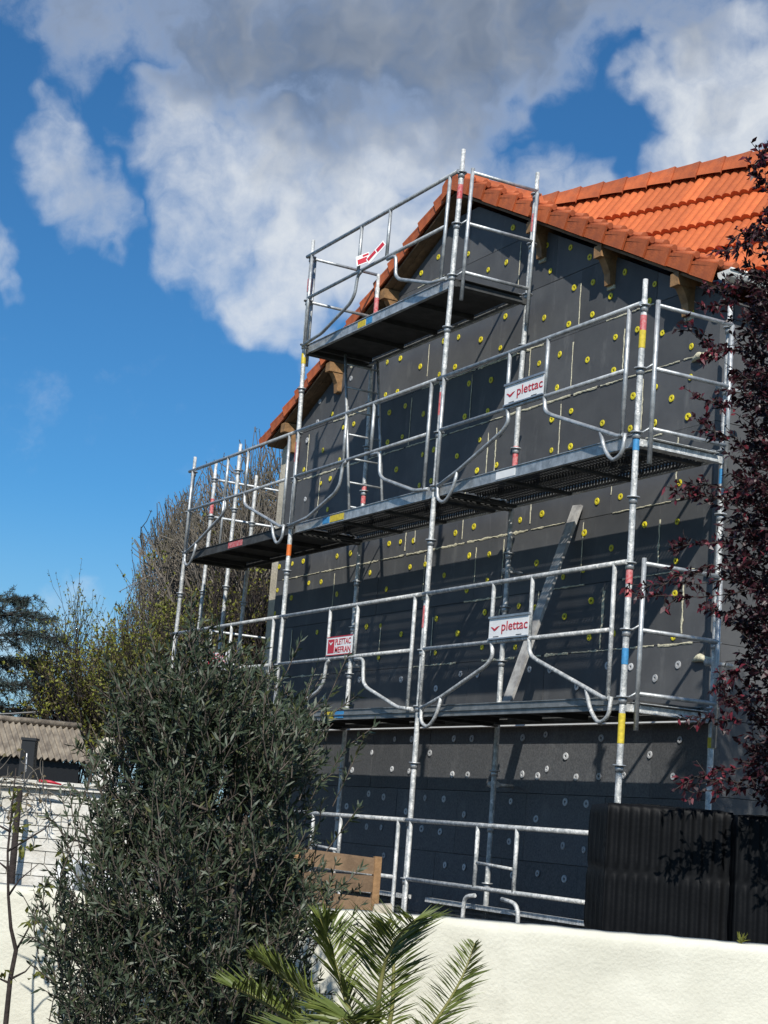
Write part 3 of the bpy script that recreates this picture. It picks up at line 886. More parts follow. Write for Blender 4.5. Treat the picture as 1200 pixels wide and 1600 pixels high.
# outer rails of the return bay
def y_rail(x, y0, y1, z, r=RG):
    mb = MB(); mb.tube([(x, y0, z), (x, y1, z)], r, 8); return mb
mb = MB()
for z in (3.25, 2.75):
    mb.tube([(-7.36, W_, z), (-7.36, W_ + 3, z)], RG, 8)
for y in (W_ + .18, W_ + 1.3, W_ + 1.9, W_ + 2.85): mb.tube([(-7.36, y, 3.25), (-7.36, y, 2.30)], RG * .9, 8)
mb.obj('guardrail', M['galv'], scaf)
mb = MB()
for z in (.85, 1.25): mb.tube([(-7.36, W_, z), (-7.36, W_ + 3, z)], RG, 8)
mb.obj('guardrail', M['galv'], scaf)

def end_guard(x, z, side=1, low=True):
    """guard frame across the end of a lift"""
    mb = MB(); xx = x + .075 * side
    mb.tube([(xx, .075, z - .24), (xx, .075, z + 1.04)], RG * 1.05, 8)
    mb.tube([(xx, W_ - .035, z - .30), (xx, W_ - .035, z + 1.0)], RG * 1.05, 8)
    for dz in (1.0, .5, .03): mb.tube([(xx, .075, z + dz), (xx, W_ - .035, z + dz)], RG, 8)
    for dz in (.5, .0): mb.tube(round_path([(x, 0, z + dz), (x + .03 * side, .03, z + dz), (xx, .07, z + dz + .04)], .02), .008, 6)
    return warp(mb).obj('end_guard', M['galv'], scaf)
end_guard(XD, 2); end_guard(XD, 0); end_guard(XC, 4)
eg = MB()
for dz in (1.0, .5): eg.tube([(XB - .03, .0, 4 + dz), (XB - .03, W_, 4 + dz)], RG, 8)
eg.tube([(XB - .06, .07, 3.78), (XB - .06, .07, 5.0)], RG, 8)
warp(eg).obj('end_guard', M['galv'], scaf)

# frame transoms at every lift
for x, zl in ((XA, (0, 2)), (XB, (0, 2, 4)), (XC, (0, 2, 4)), (XD, (0, 2))):
    for z in zl:
        mb = MB(); mb.box((x, W_ / 2, z - .075), (.022, 0, 0), (0, W_ / 2, 0), (0, 0, .028)); mb.abox(x - .045, x + .045, .05, W_ - .07, z - .104, z - .094); mb.abox(x - .062, x + .062, .075, W_ - .09, z - .0365, z - .0315)
        warp(mb).obj('transom', M['galv_dirty'] if x == XD else M['deck_dark'], scaf)
mb = MB(); mb.box((-6.98, W_, 2.2), (.38, 0, 0), (0, .02, 0), (0, 0, .03)); mb.obj('transom', M['deck_dark'], scaf)

def deck(x0, x1, z, kind, marks=(), rail='galv', y0=.035, y1=.79):
    d = empty('deck', (0, 0, 0), scaf); d.location = Vector((x0, 0, z)) - Vector(scaf.location)
    a, b = x0 + .035, x1 - .035
    # edge channels
    for y in (y0, y1):
        mb = MB(); s = 1 if y == y0 else -1
        mb.abox(a, b, min(y, y + .006 * s), max(y, y + .006 * s), z - .085, z)
        mb.abox(a, b, min(y - .008 * s, y + .03 * s), max(y - .008 * s, y + .03 * s), z - .092, z - .086)
        mb.abox(a, b, min(y - .010 * s, y + .03 * s), max(y - .010 * s, y + .03 * s), z + .001, z + .008)
        if kind == 'solid1':
            mb.abox(a, b, min(y - .014 * s, y), max(y - .014 * s, y), z - .050, z - .042)
        warp(mb).obj('edge_channel', M[rail], d)
    if kind.startswith('solid'):
        mb = MB(); mb.abox(a + .01, b - .01, y0 + .032, y1 - .032, z - .030, z - .004); warp(mb).obj('panel', [M['deck_under']], d)
        for k in range(5):
            xx = a + .1 + (b - a - .2) * k / 4
            r = MB(); r.abox(xx - .02, xx + .02, y0 + .033, y1 - .033, z - .075, z - .032); warp(r).obj('cross_rib', M['deck_under'], d)
    else:
        # two perforated steel planks
        w = (y1 - y0 - .07) / 2
        for q in range(2):
            yy = y0 + .034 + q * (w + .006)
            mb = MB()
            n = 66
            for k in range(n):
                xx = a + .02 + (b - a - .04) * (k + .5) / n
                mb.abox(xx - .0135, xx + .0135, yy + .012, yy + w - .012, z - .012, z - .006)
            for yb in np.linspace(yy + .012, yy + w - .012, 6):
                mb.abox(a + .02, b - .02, yb - .010, yb + .010, z - .020, z - .0125)
            # folded flanges with a row of punched slots
            for yb in (yy, yy + w):
                for k in range(n):
                    xx = a + .02 + (b - a - .04) * (k + .5) / n
                    mb.abox(xx - .011, xx + .011, yb - .002, yb + .002, z - .062, z - .012)
                mb.abox(a + .02, b - .02, yb - .003, yb + .003, z - .078, z - .062)
            o = warp(mb).obj('perforated_plank', M['deck_dark'], d); o['kind'] = 'stuff'
        for k in range(4):
            xx = a + .15 + (b - a - .3) * k / 3
            r = MB(); r.abox(xx - .025, xx + .025, y0 + .033, y1 - .033, z - .105, z - .079); warp(r).obj('cross_rib', M['deck_dark'], d)
    for k, (xa, xb, c) in enumerate(marks):
        mb = MB(); mb.abox(xa, xb, y0 - .0035 - .0015 * k, y0 - .0005 - .0015 * k, z - .075, z - .01); warp(mb).obj('paint_mark', M[c], d)
    return d
deck(XA, XB, 2, 'solid', [(-4.75, -4.35, 'red_paint')], 'deck_dark')
deck(XB, XC, 2, 'mesh', [(-2.32, -2.17, 'blue_paint'), (-2.15, -1.85, 'yellow_paint')])
deck(XC, XD, 2, 'mesh', [(.98, 1.28, 'sign_white')])
deck(XA, XB, 0, 'solid1', (), 'galv_dull')
deck(XB, XC, 0, 'solid1', [(-1.9, -1.72, 'yellow_paint'), (-1.68, -1.5, 'blue_paint')], 'galv_dull')
deck(XC, XD, 0, 'solid1', (), 'galv_dull')
deck(XB, XC, 4, 'solid', [(-1.86, -1.70, 'yellow_paint'), (-1.68, -1.56, 'blue_paint')])
# deck of the return bay
mb = MB(); mb.abox(-7.33, -6.63, W_ + .03, W_ + 2.97, 2.17, 2.23); mb.obj('deck', M['deck_dark'], scaf)

# ties to the wall
for (x, z) in ((XD - .02, .36), (XD - .02, 2.55), (XC, 1.35), (XB, .6), (XC, -.62)):
    mb = MB(); mb.tube([(x - .10, W_ + .03, z), (x - .10, YW + .05, z)], .017, 8); mb.disc((x - .05, W_ + .03, z), (1, 0, 0), .03, .12, 8)
    mb.obj('wall_tie', M['galv_dirty'], scaf)
for (x, z) in ((XD - .42, .42), (2.40, 2.93)):
    mb = MB()
    mb.tube([(x - .13, YW + .0, z - .01), (x - .07, YW - .02, z), (x, YW - .03, z + .012), (x + .06, YW - .02, z - .004), (x + .12, YW, z)], [.006, .022, .034, .024, .008], 8)
    mb.obj('foam_lump', M['foam'], house)
# stub coupling lying at the foot of the inner pole on the second lift
mb = MB(); mb.tube([(-.42, W_ - .12, 2.06), (.10, W_ - .10, 2.05)], .022, 10); mb.disc((-.02, W_ - .1, 2.06), (0, 1, 0), .04, .06, 10)
tag(mb.obj('scaffold_tube_offcut', M['galv_dirty']), 'short galvanised tube offcut lying on the upper deck below the sign board', 'tube')
mb = MB(); mb.tube([(-2.62, .42, 2.055), (-2.25, .40, 2.055)], .026, 10); mb.disc((-2.4, .41, 2.06), (1, 0, 0), .04, .05, 10)
tag(mb.obj('scaffold_tube_offcut', M['deck_dark']), 'short dark tube with a coupler at the foot of the access ladder', 'tube')

# ---- sign boards
def text_mesh(body, size, bold=.0):
    cu = bpy.data.curves.new('lettering', 'FONT'); cu.body = body; cu.size = size; cu.offset = bold
    cu.extrude = .0008; cu.resolution_u = 3
    o = bpy.data.objects.new('lettering_tmp', cu); COL.objects.link(o)
    bpy.context.view_layer.update()
    me = bpy.data.meshes.new_from_object(o.evaluated_get(bpy.context.evaluated_depsgraph_get()))
    bpy.data.objects.remove(o)
    return me
def lettering(parent, body, x, z, w, h, y, m, bold=.006):
    """lettering fitted in a box at world x, z (lower left), on plane y facing -Y"""
    me = text_mesh(body, 1.0, bold)
    co = np.empty(len(me.vertices) * 3, np.float32); me.vertices.foreach_get('co', co); co = co.reshape(-1, 3)
    mn, mx = co.min(0), co.max(0)
    out = np.empty_like(co)
    out[:, 0] = x + (co[:, 0] - mn[0]) / (mx[0] - mn[0]) * w
    out[:, 1] = y - co[:, 2]
    out[:, 2] = z + (co[:, 1] - mn[1]) / (mx[1] - mn[1]) * h
    b = world_org(parent)
    out -= np.array([b.x, b.y, b.z])
    me.vertices.foreach_set('co', out.astype(np.float32).ravel()); me.update()
    me.materials.clear(); me.materials.append(M[m])
    return put(me, 'lettering', parent)
def bird(parent, x, z, w, h, y, m):
    mb = MB()
    pts = [(0, .85), (.12, .92), (.30, .70), (.42, .45), (.52, .62), (.72, .88), (1.0, 1.0), (.80, .60), (.60, .18), (.45, 0), (.34, .10), (.26, .35), (.16, .62)]
    mb.prism([Vector((x + a * w, y, z + b * h)) for a, b in pts], (0, -.0012, 0))
    return mb.obj('bird_emblem', M[m], parent)
def sign(x0, z0, w, h, style, tilt=0):
    mb = MB(); y = YG - RG - .004
    mb.abox(x0, x0 + w, y, y + .003, z0, z0 + h)
    p = mb.obj('sign_board', M['sign_white'], scaf)
    if style == 'plain':
        fr = MB(); fr.abox(x0 - .005, x0 + w + .005, y - .012, y + .010, z0 + h, z0 + h + .018); fr.abox(x0 - .005, x0 + w + .005, y - .010, y + .010, z0 - .012, z0); fr.obj('frame', M['alu'], p)
        bird(p, x0 + .05 * w, z0 + .36 * h, .23 * w, .24 * h, y - .0015, 'sign_red')
        lettering(p, 'plettac', x0 + .33 * w, z0 + .18 * h, .65 * w, .62 * h, y - .0022, 'sign_red')
        for xa in (.12, .70):
            d = MB(); d.abox(x0 + xa * w, x0 + (xa + .14) * w, y - .002, y - .0005, z0 + .05 * h, z0 + .085 * h); d.obj('small_print', M['black'], p)
    else:
        b = MB()
        b.abox(x0, x0 + w, y - .002, y - .0005, z0 + h - .01, z0 + h); b.abox(x0, x0 + w, y - .002, y - .0005, z0, z0 + .008)
        b.abox(x0 + .05 * w, x0 + .30 * w, y - .002, y - .0005, z0 + .12 * h, z0 + .86 * h); b.obj('red_field', M['sign_red'], p)
        bird(p, x0 + .10 * w, z0 + .55 * h, .16 * w, .18 * h, y - .003, 'sign_white')
        lettering(p, 'PLETTAC', x0 + .34 * w, z0 + .54 * h, .60 * w, .32 * h, y - .0022, 'sign_red', .012)
        lettering(p, 'MEFRAN', x0 + .34 * w, z0 + .12 * h, .60 * w, .32 * h, y - .0022, 'sign_red', .012)
    return p
sign(1.20, 2.525, .59, .165, 'plain')
sign(1.20, .525, .59, .165, 'plain')
sign(XB + 1.22, .525, .54, .185, 'block')
sign(XA + 1.22, .525, .54, .185, 'block')
# torn board on the top lift: two bent halves
def torn(x, z, w, h, tilt, yaw, parts):
    mb = MB(); c = Vector((x, YG - .02, z))
    ax = Vector((math.cos(tilt) * math.cos(yaw), math.sin(yaw), math.sin(tilt))).normalized(); up = Vector((-math.sin(tilt), 0, math.cos(tilt)))
    nn = ax.cross(up).normalized()
    mb.box(c, ax * w / 2, nn * .0015, up * h / 2)
    p = mb.obj('torn_sign_board', M['sign_white'], scaf)
    for (a0, a1, b0, b1) in parts:
        r = MB(); cc = c + ax * ((a0 + a1) / 2 - .5) * w + up * ((b0 + b1) / 2 - .5) * h
        r.box(cc + nn * .003, ax * (a1 - a0) / 2 * w, nn * .0008, up * (b1 - b0) / 2 * h)
        r.box(cc - nn * .003, ax * (a1 - a0) / 2 * w, nn * .0008, up * (b1 - b0) / 2 * h)
        r.obj('red_field', M['sign_red'], p)
torn(-1.70, 4.60, .15, .12, .35, .7, [(.1, .8, .1, .6), (.5, .95, .7, .9)])
torn(-1.42, 4.60, .26, .10, .85, .4, [(.05, .5, .40, .92), (.55, .95, .2, .8)])

# ---- ladders and leaning plank
def ladder(pa, pb, wid, n, label, m):
    """two rails side by side in Y, rungs between"""
    pa, pb = Vector(pa), Vector(pb)
    root = empty('access_ladder', pa)
    tag(root, label, 'ladder')
    for k in (0, 1):
        mb = MB(); o = Vector((0, wid * k, 0)); mb.tube([pa + o, pb + o], .016, 8); mb.obj('side_rail', M[m], root)
    for i in range(n):
        t = (i + .6) / n; q = pa + (pb - pa) * t
        mb = MB(); mb.tube([q, q + Vector((0, wid, 0))], .011, 8); mb.obj('rung', M[m], root)
    return root
ladder((-2.36, .36, 2.012), (-2.78, .36, 3.90), .40, 7, 'steel access ladder leaning between the two top decks', 'galv')
mb = MB()
pb_, pt_ = onY(790, 1086, .50), onY(903, 790, YW - .035)
pb_.z = .012
ax = (pt_ - pb_); lw = Vector((1, 0, 0)); lw = (lw - ax.normalized() * lw.dot(ax.normalized())).normalized()
mb.box((pb_ + pt_) / 2, ax / 2, lw * .065, ax.normalized().cross(lw) * .014)
tag(mb.obj('leaning_plank', M['plank']), 'long worn grey plank leaning from the lower deck against the boards', 'plank')
# decks stored on edge behind the lowest guardrail
for (x0, x1, lab, tl) in ((.30, 2.86, 'perforated steel deck stored on edge beside the wrapped pallets', .00), (-2.55, -.06, 'perforated steel deck stored on edge behind the wooden slat panel', .01)):
    root = empty('spare_deck', ((x0 + x1) / 2, .06, GARDEN)); tag(root, lab, 'scaffold deck', 'decks stored on edge')
    mb = MB(); mb.abox(x0, x1, .03, .10, -1.675, -1.64); mb.obj('edge_channel', M['galv_dirty'], root)
    mb = MB(); mb.abox(x0, x1, .03, .10, GARDEN + .001, GARDEN + .03); mb.obj('edge_channel', M['galv_dirty'], root)
    mb = MB(); n = 70
    for k in range(n):
        xx = x0 + .02 + (x1 - x0 - .04) * (k + .5) / n
        mb.abox(xx - .013, xx + .013, .082, .088, GARDEN + .03, -1.675)
    for k in range(13):
        zz = GARDEN + .05 + k * .035
        mb.abox(x0 + .01, x1 - .01, .074, .0815, zz - .010, zz + .010)
    o = mb.obj('perforated_plank', M['deck_dark'], root); o['kind'] = 'stuff'

# ------------------------------------------------------------------ things behind the garden wall
def floor_at(u, v, s, z):
    p = at(u, v, s); p.z = z; return p
# wooden slat panel
def slat_panel():
    c = floor_at(545, 1340, 9.0, GARDEN); top = at(560, 1336, 9.0).z
    root = empty('wooden_slat_panel', c); tag(root, 'brown wooden slat panel with a pale upright, half hidden by the olive tree', 'panel')
    yaw = .25; ax = RT * math.cos(yaw) + FW * math.sin(yaw); nn = UP.cross(ax)
    right = at(590, 1340, 9.0); right.z = 0
    h = top - GARDEN
    for a in (0.0, .44):
        mb = MB(); p = right - ax * a; p.z = GARDEN
        mb.box(p + UP * (h / 2 - .005), ax * .019, nn * .022, UP * (h / 2 + .005)); mb.obj('upright', M['wood'], root)
    n = 9
    for i in range(n):
        zc = GARDEN + .05 + (h - .09) * i / (n - 1)
        mb = MB(); p = right - ax * .22 ; p.z = zc
        tl = random.uniform(-.012, .012)
        mb.box(p + nn * (-.006), ax * .203 + UP * tl, nn * .010, UP * .043); mb.obj('slat', M['wood_dark'], root)
slat_panel()
# pallets in black film
def film_pallet(u0, u1, vt, s, label, seed):
    a, b = at(u0, 1300, s), at(u1, 1300, s); ztop_ = at((u0 + u1) / 2, vt, s).z
    a.z = b.z = GARDEN
    root = empty('wrapped_pallet', (a + b) / 2); tag(root, label, 'pallet', 'black film wrapped pallets')
    ax = (b - a); w = ax.length; ax.normalize(); dp = UP.cross(ax); D = .85
    pal = empty('pallet', (0, 0, 0), root)
    for k in range(3):
        mb = MB(); mb.box(a + dp * (.06 + k * (D - .12) / 2) + ax * w / 2 + UP * .05, ax * (w / 2 - .03), dp * .05, UP * .045); mb.obj('bearer', M['wood_dark'], pal)
    for k in range(5):
        mb = MB(); mb.box(a + dp * D / 2 + ax * (.07 + k * (w - .14) / 4) + UP * .108, ax * .05, dp * (D / 2 - .02), UP * .011); mb.obj('deck_board', M['wood_dark'], pal)
    rng = np.random.default_rng(seed)
    H = ztop_ - GARDEN - .12; nx, nz = 130, 60
    V = []; F = []
    def offs(t, zz, side):
        row = int(zz / H * 3 + 1e-6); fr = (zz / H * 3) % 1
        rib = .5 + .5 * math.cos(t * w / .064 * 2 * math.pi)
        env = max(0, min(1, fr * 8, (1 - fr) * 8))
        return .011 * rib ** 1.4 * env + .0015 * math.sin(zz * 23 + t * 5 + side)
    path = []
    per = [(0, 0, 1, 0, w), (w, 0, 0, 1, D), (w, D, -1, 0, w), (0, D, 0, -1, D)]
    for si, (px, py, dx, dy, L) in enumerate(per):
        m = nx if si in (0, 2) else 40
        for k in range(m): path.append((px + dx * L * k / m, py + dy * L * k / m, dy, -dx, k / m, si))
    n = len(path)
    for j in range(nz + 1):
        zz = H * j / nz
        sh = .008 * max(0, (j - nz + 2) / 2) ** 2
        for (x, y, ox, oy, t, si) in path:
            cx, cy = x - w / 2, y - D / 2
            o = offs(t, min(zz, H * .999), si) - sh
            V.append(a + ax * (x + ox * o) + dp * (y + oy * o) + UP * (.12 + zz))
    for j in range(nz):
        for k in range(n):
            k2 = (k + 1) % n; F.append((j * n + k, j * n + k2, (j + 1) * n + k2, (j + 1) * n + k))
    # crumpled lid
    b0 = len(V); rings = 7
    for r in range(1, rings + 1):
        q = 1 - r / rings
        for k, (x, y, ox, oy, t, si) in enumerate(path):
            bump_ = .014 * (1 - q) + rng.normal() * .0035
            V.append(a + ax * (w / 2 + (x - w / 2) * q) + dp * (D / 2 + (y - D / 2) * q) + UP * (.12 + H + bump_))
    for r in range(rings):
        for k in range(n):
            k2 = (k + 1) % n
            l0 = nz * n if r == 0 else b0 + (r - 1) * n
            l1 = b0 + r * n
            F.append((l0 + k, l0 + k2, l1 + k2, l1 + k))
    me = bpy.data.meshes.new('film_wrap'); base = world_org(root)
    me.from_pydata([tuple(v - base) for v in V], [], F); me.materials.append(M['film'])
    me.polygons.foreach_set('use_smooth', [True] * len(F)); me.update()
    put(me, 'film_wrap', root)
film_pallet(948, 1146, 1262, 10.4, 'tall black film wrapped pallet standing next to the lowest guardrail', 1)
film_pallet(1152, 1352, 1281, 10.25, 'black film wrapped pallet tucked under the plum tree', 2)
# thin weed on the wall crest
# ------------------------------------------------------------------ neighbour's yard on the left
def brick_wall():
    s = 13.0
    l, r = at(-90, 1225, s), at(215, 1238, s)
    zt = at(80, 1233, s).z
    l.z = r.z = GARDEN
    ax = (r - l); w = ax.length; ax.normalize(); nn = UP.cross(ax)     # nn points away from the camera
    root = empty('whitewashed_brick_wall', (l + r) / 2); tag(root, 'whitewashed brick wall with a stepped coping, bare creeper over it', 'wall')
    mb = MB(); mb.box((l + r) / 2 + nn * .07 + UP * (zt - GARDEN) / 2, ax * w / 2, nn * .05, UP * (zt - GARDEN) / 2); mb.obj('mortar_bed', M['mortar'], root)
    bh, bl = .094, .188
    n = int((zt - GARDEN) / bh)
    for j in range(n):
        zc = zt - (j + .5) * bh
        off = (j % 2) * bl / 2
        k = 0; x = -off
        while x < w - .02:
            x0, x1 = max(x, 0), min(x + bl, w)
            if x1 - x0 > .03:
                mb = MB(); c = l + ax * ((x0 + x1) / 2) + nn * (.012 + random.uniform(-.003, .004)) ; c.z = zc
                mb.box(c, ax * ((x1 - x0) / 2 - .0035), nn * .012, UP * (bh / 2 - .0035)); mb.obj('brick', M['paint_white'], root)
            x += bl
    for k, (d, h0, h1) in enumerate(((.03, 0, .028), (.05, .030, .058))):
        mb = MB(); c = (l + r) / 2 + nn * .05; c.z = zt + (h0 + h1) / 2
        mb.box(c, ax * (w / 2), nn * (.07 + d), UP * (h1 - h0) / 2); mb.obj('coping', M['paint_white'], root)
brick_wall()
def shed():
    s = 18.0; phi = R(27); tanp = .66
    rg = RT * math.cos(phi) + FW * math.sin(phi)            # along the ridge
    dn = RT * math.sin(phi) - FW * math.cos(phi)            # downhill in plan
    ridge_r = at(121, 1137, s)
    fall = (dn - UP * tanp); fl = fall.normalized(); up = rg.cross(fl); up = up if up.z > 0 else -up
    Ls = .66
    root = empty('corrugated_shed', Vector((ridge_r.x, ridge_r.y, GARDEN))); tag(root, 'low shed with a weathered corrugated fibre cement roof behind the white wall', 'shed')
    roof_ = empty('roof', (0, 0, 0), root)
    pitchw = .064
    for q in range(3):
        mb = MB(); mb.smooth = True
        a1 = -q * .90; a0 = a1 - .915
        n = int(.915 / pitchw * 8); A = []; B = []
        for i in range(n + 1):
            a = a0 + (a1 - a0) * i / n
            h = .018 * math.cos(a / pitchw * 2 * math.pi)
            A.append(ridge_r + rg * a + up * (h + .002 * q)); B.append(ridge_r + rg * a + fl * Ls + up * (h + .002 * q))
        mb.add(A + B, [(i, n + 1 + i, n + 2 + i, i + 1) for i in range(n)])
        A2 = [p - up * .007 for p in A]; B2 = [p - up * .007 for p in B]
        mb.add(A2 + B2, [(i + 1, n + 2 + i, n + 1 + i, i) for i in range(n)])
        mb.smooth = False
        mb.add(B + B2, [(i, n + 1 + i, n + 2 + i, i + 1) for i in range(n)])
        mb.obj('corrugated_sheet', M['fibre'], roof_)
    mb = MB(); mb.tube([ridge_r - rg * 2.8 + up * .02, ridge_r + rg * .03 + up * .02], .035, 8); mb.obj('ridge_cap', M['fibre'], roof_)
    # back slope and walls
    bk = (-dn - UP * tanp).normalized()
    mb = MB(); mb.prism([ridge_r - rg * 2.75, ridge_r, ridge_r + bk * Ls, ridge_r - rg * 2.75 + bk * Ls], Vector((0, 0, -.01))); mb.obj('back_slope', M['fibre'], roof_)
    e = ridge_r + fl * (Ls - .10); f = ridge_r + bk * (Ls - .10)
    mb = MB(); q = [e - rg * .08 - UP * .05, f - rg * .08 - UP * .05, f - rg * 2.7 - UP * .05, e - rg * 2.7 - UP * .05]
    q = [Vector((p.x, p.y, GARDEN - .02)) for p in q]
    mb.prism(q, (0, 0, e.z - .06 - GARDEN)); mb.obj('wall', M['black'], root)  # wall coloured black to stand for the shaded gap under the eave
shed()
def chimney():
    s = 15.2
    c = at(166, 1200, s); c.z = GARDEN; zt = at(166, 1152, s).z; zs_ = at(166, 1186, s).z
    root = empty('white_chimney', c); tag(root, 'stubby white chimney with a flat cap beside the corrugated shed', 'chimney')
    def sect(z0, z1, h0, h1, nm, m):
        mb = MB(); A = [c + RT * a * h0 + FW * b * h0 for a, b in ((-1, -1), (1, -1), (1, 1), (-1, 1))]; Bv = [c + RT * a * h1 + FW * b * h1 for a, b in ((-1, -1), (1, -1), (1, 1), (-1, 1))]
        A = [Vector((p.x, p.y, z0)) for p in A]; Bv = [Vector((p.x, p.y, z1)) for p in Bv]
        mb.add(A + Bv, [(0, 3, 2, 1), (4, 5, 6, 7)] + [(i, (i + 1) % 4, 4 + (i + 1) % 4, 4 + i) for i in range(4)]); mb.obj(nm, m, root)
    sect(GARDEN - .02, zs_ - .16, .11, .10, 'stack', M['paint_white']); sect(zs_ - .158, zs_, .085, .055, 'flue', M['paint_white'])
    sect(zs_ + .045, zs_ + .07, .115, .115, 'cap', M['stone']); sect(zs_ + .072, zt, .10, .035, 'cowl', M['stone'])
    for a, b in ((-1, -1), (1, -1), (1, 1), (-1, 1)):
        mb = MB(); p = c + RT * a * .04 + FW * b * .04; mb.tube([Vector((p.x, p.y, zs_ - .002)), Vector((p.x, p.y, zs_ + .047))], .012, 6); mb.obj('cap_leg', M['stone'], root)
chimney()
def dark_panel():
    s = 13.25
    b, t = at(40, 1226, s), at(45, 1157, s)
    root = empty('dark_flue_box', Vector((b.x, b.y, GARDEN))); tag(root, 'narrow dark metal flue box rising above the white brick wall', 'flue')
    mb = MB(); A = [b + RT * x + FW * y for x, y in ((-.068, 0), (.062, 0), (.062, .12), (-.068, .12))]
    B_ = [t + RT * x + FW * y for x, y in ((-.054, 0), (.052, 0), (.052, .12), (-.054, .12))]
    A = [Vector((p.x, p.y, GARDEN)) for p in A]
    mb.add(A + B_, [(4, 5, 6, 7)] + [(i, (i + 1) % 4, 4 + (i + 1) % 4, 4 + i) for i in range(4)]); mb.obj('body', M['black'], root)
    mb = MB(); mb.box(t + FW * .06 + UP * .012, RT * .06, FW * .07, UP * .010); mb.obj('lid', M['black'], root)
    mb = MB(); mb.tube([b + FW * -.02 + UP * .0, t + FW * -.02 - UP * .1], .008, 6); mb.obj('rod', M['alu'], root)
dark_panel()
def cabinet():
    s = 9.6; c = at(132, 1372, s); z1 = at(132, 1348, s).z
    root = empty('white_cabinet', Vector((c.x, c.y, GARDEN))); tag(root, 'small white cabinet with a grey door panel behind the garden wall', 'cabinet')
    h = z1 - GARDEN
    mb = MB(); mb.box(Vector((c.x, c.y, GARDEN)) + FW * .15 + UP * h / 2, RT * .16, FW * .15, UP * h / 2); mb.obj('body', M['sign_white'], root)
    mb = MB(); p = at(129, 1372, s); mb.box(p - FW * .006, RT * .045, FW * .005, UP * .075); mb.obj('door_panel', M['grey_panel'], root)
cabinet()
mb = MB(); p0 = at(60, 1220, 12.85); p1 = at(96, 1226, 12.85)
mb.tube([p0, p0 * .5 + p1 * .5 + UP * .006, p1], [.014, .013, .006], 7)
tag(mb.obj('red_plastic_tube', M['red_tube']), 'short red plastic tube caught in the creeper on the white coping', 'tube')
# overhead cable
mb = MB(); a, b = at(-260, 1098, 20), at(330, 1052, 27)
mb.tube([a + (b - a) * t - UP * (.35 * 4 * t * (1 - t)) for t in np.linspace(0, 1, 16)], .012, 5)
tag(mb.obj('overhead_cable', M['cable']), 'thin overhead cable passing behind the cedar branches', 'cable')

# ------------------------------------------------------------------ vegetation
def unit(a): return a / (np.linalg.norm(a, axis=-1, keepdims=True) + 1e-9)
def nv(v): return np.array([v.x, v.y, v.z])
def perp_dirs(D, ang):
    """random directions at angle ang (array) from D"""
    r = RNG.normal(size=D.shape); s = unit(np.cross(D, r))
    ang = np.asarray(ang)[:, None]
    return unit(D * np.cos(ang) + s * np.sin(ang))
def leaves_on(A, B, per, ang, t0=.1):
    """leaf bases and directions along twig segments A->B"""
    m = len(A); t = RNG.uniform(t0, 1.0, (m, per))
    P = A[:, None] + (B - A)[:, None] * t[..., None]
    D = np.repeat(unit(B - A)[:, None], per, 1).reshape(-1, 3)
    return P.reshape(-1, 3), perp_dirs(D, RNG.normal(ang, .25, len(D)))

